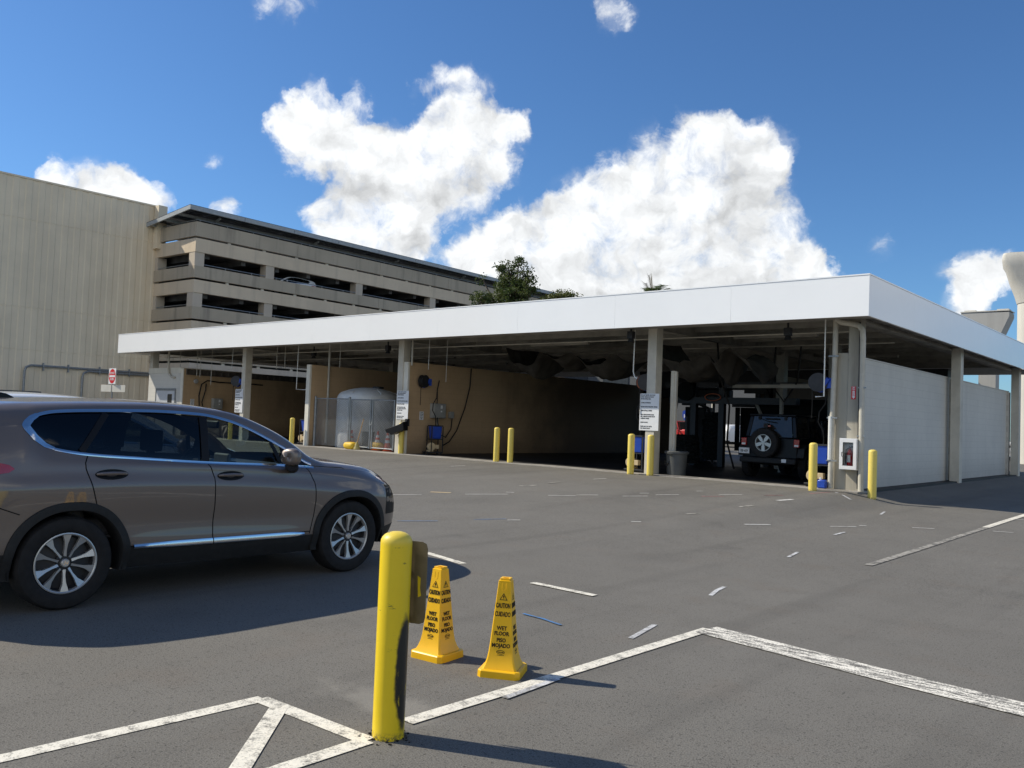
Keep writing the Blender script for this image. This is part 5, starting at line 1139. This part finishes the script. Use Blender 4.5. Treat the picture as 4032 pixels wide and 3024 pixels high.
# ------------------------------------------------------------------ guideway piers
def pier(label, loc, w, d, zt, rz=0):
    p_ = thing('guideway_pier', label, 'pier', loc, rz, 'concrete guideway piers')
    def rr(hx, hy, z, q):
        o = []
        for sx, sy in ((1,1),(-1,1),(-1,-1),(1,-1)):
            for k in range(5):
                a = PI/2*k/4; a0 = {(1,1):0,(-1,1):PI/2,(-1,-1):PI,(1,-1):1.5*PI}[(sx,sy)]
                o.append((sx*(hx-q)+q*math.cos(a0+a), sy*(hy-q)+q*math.sin(a0+a), z))
        return o
    m = MB(); L = [rr(1.0,1.0,-.3,.9),rr(1.0,1.0,zt-2.75,.9)]; n = 20
    vs = [q for r in L for q in r]; m.add(vs, [(i*n+k,i*n+(k+1)%n,(i+1)*n+(k+1)%n,(i+1)*n+k) for i in range(len(L)-1) for k in range(n)]); m.build('shaft', MT['pier'], p_)
    m = MB(); L = [rr(1.03,1.03,zt-2.748,.9),rr(1.15,1.05,zt-2.3,.8),rr(1.0+(w-1)*.55,1.1,zt-1.5,.5),rr(w*.92,d,zt-.75,.35),rr(w,d,zt-.5,.25),rr(w,d,zt-.18,.2),rr(w*.97,d*.95,zt,.2)]
    vs = [q for r in L for q in r]; m.add(vs, [(i*n+k,i*n+(k+1)%n,(i+1)*n+(k+1)%n,(i+1)*n+k) for i in range(len(L)-1) for k in range(n)]+[tuple(range((len(L)-1)*n,len(L)*n)),tuple(range(n-1,-1,-1))]); m.build('capital', MT['pier'], p_)
    for x in (-w*.6,w*.6):
        m = MB(); m.box(x-.35,x+.35,-.5,.5,zt+.002,zt+.16); m.build('bearing_pad', MT['pier'], p_)
pier('tall concrete pier with flared top at the right edge of the photo', (-9.18,55,0), 1.75, 1.3, 12.0, R(10))
hh = thing('guideway_pier', 'flat grey concrete pier head rising behind the right fascia', 'pier', (-15.9,75,0), 0, 'concrete guideway piers')
m = MB(); m.add([(x,y,z) for y,k in ((-.9,1),(.9,1)) for x,z in ((-.55,9.0),(.75,9.0),(1.62,11.1),(1.62,11.42),(-1.75,11.50),(-1.75,11.15))], [(0,1,2,3,4,5),(11,10,9,8,7,6)]+[(k,6+k,6+(k+1)%6,(k+1)%6) for k in range(6)]); m.build('pier_head', MT['pierg'], hh)
m = MB(); m.box(-1.78,1.65,-.95,.95,11.505,11.58); m.build('head_slab', MT['pier'], hh)
for x in (-1.2,1.1): m = MB(); m.box(x-.4,x+.4,-.5,.5,11.582,11.72); m.build('bearing_pad', MT['pier'], hh)
m = MB(); m.box(-.5,.7,-.6,.6,-.2,8.998); m.build('shaft', MT['pierg'], hh)
# ------------------------------------------------------------------ trees behind the roof
def tree(name, label, loc, blobs, nl, leaf, sz, seed, trunk_h, group=None):
    t_ = thing(name, label, 'tree', loc, 0, group); rnd = random.Random(seed)
    tk_ = MB(); tk_.tube([(0,0,-.2),(.1,.05,trunk_h*.4),(0,.1,trunk_h)],[.28,.22,.16],8)
    lf = MB(); tips = []
    for (bx,by,bz,rx,rz_,wgt) in blobs:
        st_ = Vector((0,.1,trunk_h)); en = Vector((bx,by,bz)); mid = st_.lerp(en,.5)+Vector((rnd.uniform(-.2,.2),rnd.uniform(-.2,.2),.15)); tk_.tube([st_,mid,en],[.11,.07,.04],6)
        ncl = max(3,int(rx*rx*rz_*wgt*105))
        for c in range(ncl):
            a = rnd.uniform(0,2*PI); u = rnd.uniform(-1,1); rad = rnd.random()**.35; q = math.sqrt(1-u*u)
            cp_ = en+Vector((rx*rad*q*math.cos(a), rx*rad*q*math.sin(a), rz_*rad*u)); tips.append((en,cp_))
            cr = rnd.uniform(.16,.36)
            for _ in range(nl):
                d = Vector((rnd.gauss(0,1),rnd.gauss(0,1),rnd.gauss(0,.7))); d = d.normalized()*cr*rnd.random()**.5; p_ = cp_+d
                nrm = Vector((rnd.gauss(0,1),rnd.gauss(0,1),rnd.gauss(.8,1))).normalized(); a1 = nrm.orthogonal().normalized(); a1 = Matrix.Rotation(rnd.uniform(0,6.28),3,nrm) @ a1; a2 = nrm.cross(a1); s_ = sz*rnd.uniform(.6,1.3)
                lf.add([p_-a1*s_,p_-a2*s_*.45,p_+a1*s_,p_+a2*s_*.45],[(0,1,2,3)])
    for en, cp_ in tips[::2]: tk_.tube([en,en.lerp(cp_,.6)+Vector((0,0,.05)),cp_],[.035,.02,.008],4,caps=False)
    tk_.build('trunk', MT['bark'], t_); lf.build('crown', MT[leaf], t_, smooth=0, fix=False)
TG = 'trees rising behind the wash roof'
tree('broadleaf_tree','tall dark broadleaf tree in front of the garage end',(-36.5,41.5,0),[(-.9,0,11.6,.55,.7,1),(-.3,.2,11.0,.8,.8,1),(.5,0,11.9,.5,.6,1),(-.2,0,10.1,1.1,.8,1.1),(.9,.3,10.8,.7,.6,1),(1.1,0,10.2,.7,.6,1.1),(.5,-.4,9.6,1.2,.6,1),(1.5,.2,9.9,.45,.35,1),(-2.6,0,10.9,.3,.35,.8),(-1.2,0,8.6,.8,.7,1)],26,'leaf',.085,3,7.2,TG)
tree('broadleaf_tree','lower leafy tree spreading left of the tall one',(-37.9,40.5,0),[(-.2,0,9.3,.9,.7,1),(.7,.2,8.6,.8,.6,1),(-1.0,0,8.2,.8,.5,.8),(1.2,0,7.9,.7,.6,1)],26,'leaf',.085,8,6.2,TG)
tree('broadleaf_tree','bushy green tree right below the tall one',(-34.9,40.5,0),[(-.8,0,8.7,.8,.55,1.2),(.3,0,8.6,.7,.5,1.2),(1.0,0,8.3,.8,.4,1),(0,.2,7.8,1.2,.5,.8)],26,'leaf',.085,12,6.0,TG)
tree('broadleaf_tree','yellow-green round tree just topping the roof edge',(-31.9,41.0,0),[(-.9,0,8.9,.8,.5,1.3),(0,0,9.1,.9,.5,1.3),(.9,0,8.9,.8,.5,1.3),(1.9,0,8.5,.5,.3,1),(0,0,8.2,1.5,.5,.8)],26,'leaf2',.08,21,6.4,TG)
pt = thing('palm_tree','palm tree whose crown tip peeks over the white roof','palm tree',(-25.5,41,-.05))
m = MB(); m.tube([(0,0,-.2),(.1,0,4),(0,0,8.6)],[.22,.18,.16],10); m.build('trunk', MT['bark'], pt)
rnd = random.Random(4)
for dry in (0,1):
    m = MB()
    for k in range(46 if not dry else 4):
        a = rnd.uniform(-1.6,2.9) if not dry else rnd.uniform(2.4,4.0); L_ = rnd.uniform(1.0,1.5); up = rnd.uniform(.25,1.35) if not dry else rnd.uniform(1.0,1.5)
        pts = [Vector((math.cos(a)*L_*u*math.cos(up)*1.1, math.sin(a)*L_*u*math.cos(up), 8.75+L_*u*math.sin(up)-.6*u*u*(0 if dry else 1))) for u in [q/8 for q in range(9)]]
        for q in range(1,8):
            d = (pts[q+1]-pts[q]).normalized(); sd_ = d.cross(Vector((0,0,1))).normalized()
            for e in (-1,1):
                for w_ in (0,.5):
                    b_ = pts[q].lerp(pts[q+1],w_); tip = b_+sd_*e*.42+d*.34-Vector((0,0,.08)); m.add([b_-d*.02,b_+d*.03,tip],[(0,1,2)])
        m.tube(pts,.015,4)
    m.build('frond' if not dry else 'dry_frond', MT['palm' if not dry else 'dry'], pt, smooth=0, fix=False)
CAMR = [[0.75412, -0.001602, 0.656735], [0.655586, -0.057354, -0.752939], [0.038872, 0.998353, -0.042201]]
CLOUDS_AND_FILL = [(-0.9537, 0.3297, 0.0417, 1), (-0.9788, 0.3147, 0.0348, 1), (-0.9102, 0.356, 0.0215, 0.7), (-0.9368, 0.307, 0.0452, 1), (-0.9564, 0.2826, 0.0348, 1), (-0.9105, 0.3095, 0.0383, 1), (-0.8729, 0.3053, 0.0452, 1), (-0.8509, 0.297, 0.0417, 1), (-0.9143, 0.2792, 0.0452, 1), (-0.8117, 0.3297, 0.0348, 1), (-0.7814, 0.3241, 0.0521, 1), (-0.7456, 0.3208, 0.0452, 1), (-0.7325, 0.3364, 0.0278, 1), (-0.8132, 0.3021, 0.0521, 1), (-0.7742, 0.2866, 0.0486, 1), (-0.8386, 0.2648, 0.0521, 1), (-0.7947, 0.2547, 0.0452, 1), (-0.8809, 0.2489, 0.0452, 1), (-0.9198, 0.2304, 0.0313, 1), (-0.8531, 0.2277, 0.0452, 1), (-0.8948, 0.2066, 0.0383, 1), (-0.8355, 0.1975, 0.0452, 1), (-0.8614, 0.1748, 0.0417, 1), (-0.7413, 0.2856, 0.0313, 0.7), (-0.8437, 0.3715, 0.0278, 0.42), (-0.8114, 0.3801, 0.0313, 0.42), (-0.7698, 0.3691, 0.0265, 0.42), (-0.7953, 0.3869, 0.0208, 0.42), (-0.5154, 0.3352, 0.0348, 1), (-0.4837, 0.3245, 0.0452, 1), (-0.4475, 0.3182, 0.0383, 1), (-0.5711, 0.3289, 0.0313, 0.55), (-0.6045, 0.2813, 0.0452, 1), (-0.5564, 0.2914, 0.0452, 1), (-0.5087, 0.2882, 0.059, 1), (-0.459, 0.2744, 0.059, 1), (-0.6444, 0.2577, 0.0452, 1), (-0.5924, 0.2455, 0.0659, 1), (-0.5388, 0.2404, 0.0729, 1), (-0.4809, 0.2322, 0.0659, 1), (-0.435, 0.2312, 0.0486, 1), (-0.6763, 0.2362, 0.0348, 1), (-0.7141, 0.2245, 0.0348, 1), (-0.6449, 0.2002, 0.0659, 1), (-0.5638, 0.191, 0.0729, 1), (-0.4847, 0.1834, 0.0659, 1), (-0.4263, 0.188, 0.0417, 1), (-0.7381, 0.2104, 0.0348, 1), (-0.7619, 0.1908, 0.0348, 1), (-0.6988, 0.1828, 0.0555, 1), (-0.3891, 0.1848, 0.0348, 0.8), (-0.7744, 0.1637, 0.0417, 1), (-0.5201, 0.1494, 0.0764, 1), (-0.616, 0.1478, 0.0694, 1), (-0.4378, 0.1497, 0.0555, 1), (-0.3693, 0.1693, 0.0278, 1), (-0.2032, 0.1638, 0.0278, 0.8), (-0.2196, 0.1457, 0.0265, 0.8), (-0.1869, 0.1745, 0.0222, 0.8), (-0.2321, 0.127, 0.0278, 0.8), (-0.2326, 0.1603, 0.0208, 0.4), (-0.3077, 0.1995, 0.0318, 0.38), (-1.0264, 0.4338, 0.0321, 0.5), (-0.9906, 0.4334, 0.0292, 0.55), (-0.9571, 0.4392, 0.0219, 0.5), (-0.6169, 0.4609, 0.0244, 0.5), (-0.6003, 0.4562, 0.0152, 0.4), (-1.0708, 0.274, 0.02, 0.5), (-1.1893, 0.2281, 0.035, 1), (-1.1532, 0.2193, 0.0306, 1), (-1.2236, 0.2273, 0.0216, 1), (-1.1255, 0.2158, 0.0265, 1), (-1.0539, 0.2137, 0.0229, 0.6), (-1.1662, 0.2103, 0.0389, 1), (1.669, 0.56, 0.137, 1.2), (1.835, 0.244, 0.108, 1.2), (1.47, 0.311, 0.183, 1.2), (0.609, 0.476, 0.161, 1.2), (-3.004, 0.265, 0.084, 1.2), (1.476, 0.463, 0.191, 1.2), (2.362, 0.583, 0.096, 1.2), (0.297, 0.224, 0.196, 1.2), (1.892, 0.322, 0.18, 1.2), (1.642, 0.4, 0.189, 1.2), (2.708, 0.596, 0.161, 1.2), (-2.855, 0.463, 0.105, 1.2), (1.749, 0.18, 0.138, 1.2), (1.505, 0.504, 0.129, 1.2), (1.95, 0.3, 0.36, 1.3), (2.75, 0.28, 0.36, 1.3), (2.35, 0.2, 0.26, 1.2), (1.6, 0.12, 0.16, 1), (-2.1, 0.2, 0.26, 1.2), (3.1, 0.55, 0.3, 1.2), (-0.8737, 0.2107, 0.0521, 1), (-0.935, 0.2189, 0.0361, 1), (-0.9097, 0.1846, 0.0416, 1), (-0.7252, 0.1604, 0.059, 1), (-0.6707, 0.1624, 0.0659, 1), (-0.3791, 0.1745, 0.0347, 1), (-0.409, 0.1928, 0.0382, 1), (-0.4888, 0.3222, 0.0416, 1), (-0.4421, 0.3058, 0.0416, 1), (-0.9782, 0.3025, 0.0382, 1), (-0.3885, 0.1595, 0.0416, 1), (-0.3453, 0.1638, 0.0243, 0.7), (-0.8456, 0.1811, 0.038, 1)]  # visible clouds, plus bright ones added out of view to fill shaded walls
SKY_K = .10
CLOUD_GAIN = 10.2
# ------------------------------------------------------------------ camera, sun, sky
cam = bpy.data.cameras.new('camera'); co = bpy.data.objects.new('camera', cam); COL.objects.link(co); SC.camera = co
cam.sensor_fit = 'HORIZONTAL'; cam.sensor_width = 36; cam.lens = 36*1844.49/2212; cam.clip_end = 3000; cam.clip_start = .05
co.matrix_world = Matrix(CAMR).to_4x4(); co.location = (0,0,1.62)
co.matrix_world = Matrix.Translation((0,0,1.62)) @ Matrix(CAMR).to_4x4()
SD = Vector((-1.04,-.495,1)).normalized()                     # towards the sun
sun = bpy.data.lights.new('sun','SUN'); sun.energy = 5.0; sun.angle = R(.55); sun.color = (1,.93,.79)
so = bpy.data.objects.new('sun', sun); COL.objects.link(so); so.rotation_euler = SD.to_track_quat('Z','Y').to_euler(); so.location = (-30,-15,30)
W_ = bpy.data.worlds.new('World'); SC.world = W_; W_.use_nodes = True; t = NT(W_.node_tree)
bg = t.n['Background']
sky = t.n.new('ShaderNodeTexSky'); sky.sky_type = 'NISHITA'; sky.sun_disc = False
sky.sun_elevation = math.asin(SD.z); sky.sun_rotation = math.atan2(SD.x, SD.y); sky.air_density = 1.0; sky.dust_density = .3; sky.ozone_density = 2.5
tc = t.n.new('ShaderNodeTexCoord'); dirn = tc.outputs['Generated']
sp = t.node('ShaderNodeSeparateXYZ', {'Vector':dirn})
az = t.math('ARCTAN2', sp.outputs[0], sp.outputs[1]); el = t.math('ARCSINE', sp.outputs[2])
uv = t.node('ShaderNodeCombineXYZ', {0:az,1:el}).outputs[0]
w1 = t.node('ShaderNodeTexNoise', {'Scale':9.0,'Detail':5.0,'Roughness':.55}); t.l.new(uv, w1.inputs['Vector'])
w2 = t.node('ShaderNodeTexNoise', {'Scale':42.0,'Detail':6.0,'Roughness':.62}); t.l.new(uv, w2.inputs['Vector'])
wv = t.vmath('ADD', t.vmath('MULTIPLY', t.vmath('SUBTRACT', w1.outputs['Color'], (.5,.5,.5)), (.10,.085,0)), t.vmath('MULTIPLY', t.vmath('SUBTRACT', w2.outputs['Color'], (.5,.5,.5)), (.026,.024,0)))
uw = t.vmath('MULTIPLY', t.vmath('ADD', uv, wv), (1,1,0))
def field(p):
    acc = None
    for (a, e, r, k) in CLOUDS_AND_FILL:
        d = t.vmath('DISTANCE', p, (a, e, 0), 1)
        q = t.math('MULTIPLY_ADD', d, -1/r, 1.0, clamp=True)
        acc = t.math('MULTIPLY', q, k) if acc is None else t.math('MULTIPLY_ADD', q, k, acc)
    return acc
acc = field(uw); sunw = field(t.vmath('ADD', uw, (-.030,.045,0)))      # cloud mass here, and on the side the sun lights
f1 = t.noise(uv, 30, 9, .66, .5); f0 = t.noise(uw, 11, 5, .55); g1 = t.noise(uw, 17, 6, .55); g2 = t.noise(t.vmath('ADD', uw, (-.012,.016,0)), 17, 6, .55)
n_ = t.math('ADD', t.math('MULTIPLY', t.math('SUBTRACT', f1, .5), 1.3), t.math('MULTIPLY', t.math('SUBTRACT', f0, .5), 1.25))
dens = t.math('MULTIPLY', t.math('ADD', t.math('MINIMUM', acc, .84), n_), t.smooth(acc, .0, .22))
veil = t.math('MULTIPLY', t.smooth(t.math('ADD', acc, t.math('MULTIPLY', t.math('SUBTRACT', f0, .5), 2.2)), .0, 1.1), t.math('MULTIPLY', t.smooth(acc, .0, .3), .45))
alpha = t.math('MAXIMUM', t.smooth(dens, .10, .86), veil)
relief = t.math('MULTIPLY', t.math('SUBTRACT', g1, g2), 1.2)
shade = t.math('ADD', t.math('ADD', 1.0, relief), t.math('MULTIPLY', t.smooth(t.math('ADD', sunw, t.math('MULTIPLY', f0, 1.3)), 1.3, 3.4), -.30))
shade = t.math('MULTIPLY', t.math('MINIMUM', t.math('MAXIMUM', shade, .60), 1.06), CLOUD_GAIN)
cc = t.node('ShaderNodeCombineXYZ', {0:t.math('MULTIPLY', shade, .965), 1:t.math('MULTIPLY', shade, .985), 2:shade}).outputs[0]
hs = t.node('ShaderNodeHueSaturation', {'Saturation':1.0,'Value':1.0,'Hue':.5}); t.l.new(sky.outputs[0], hs.inputs['Color'])
skc = t.vmath('MULTIPLY', hs.outputs[0], (.60,.91,1.23))
fin = t.mix(alpha, skc, cc)
t.l.new(fin, bg.inputs['Color']); bg.inputs['Strength'].default_value = SKY_K
SC.view_settings.view_transform = 'Standard'; SC.view_settings.look = 'None'; SC.view_settings.exposure = 0; SC.view_settings.gamma = 1
SC.render.engine = 'CYCLES'; SC.cycles.max_bounces = 8; SC.cycles.transparent_max_bounces = 16; SC.cycles.use_denoising = True
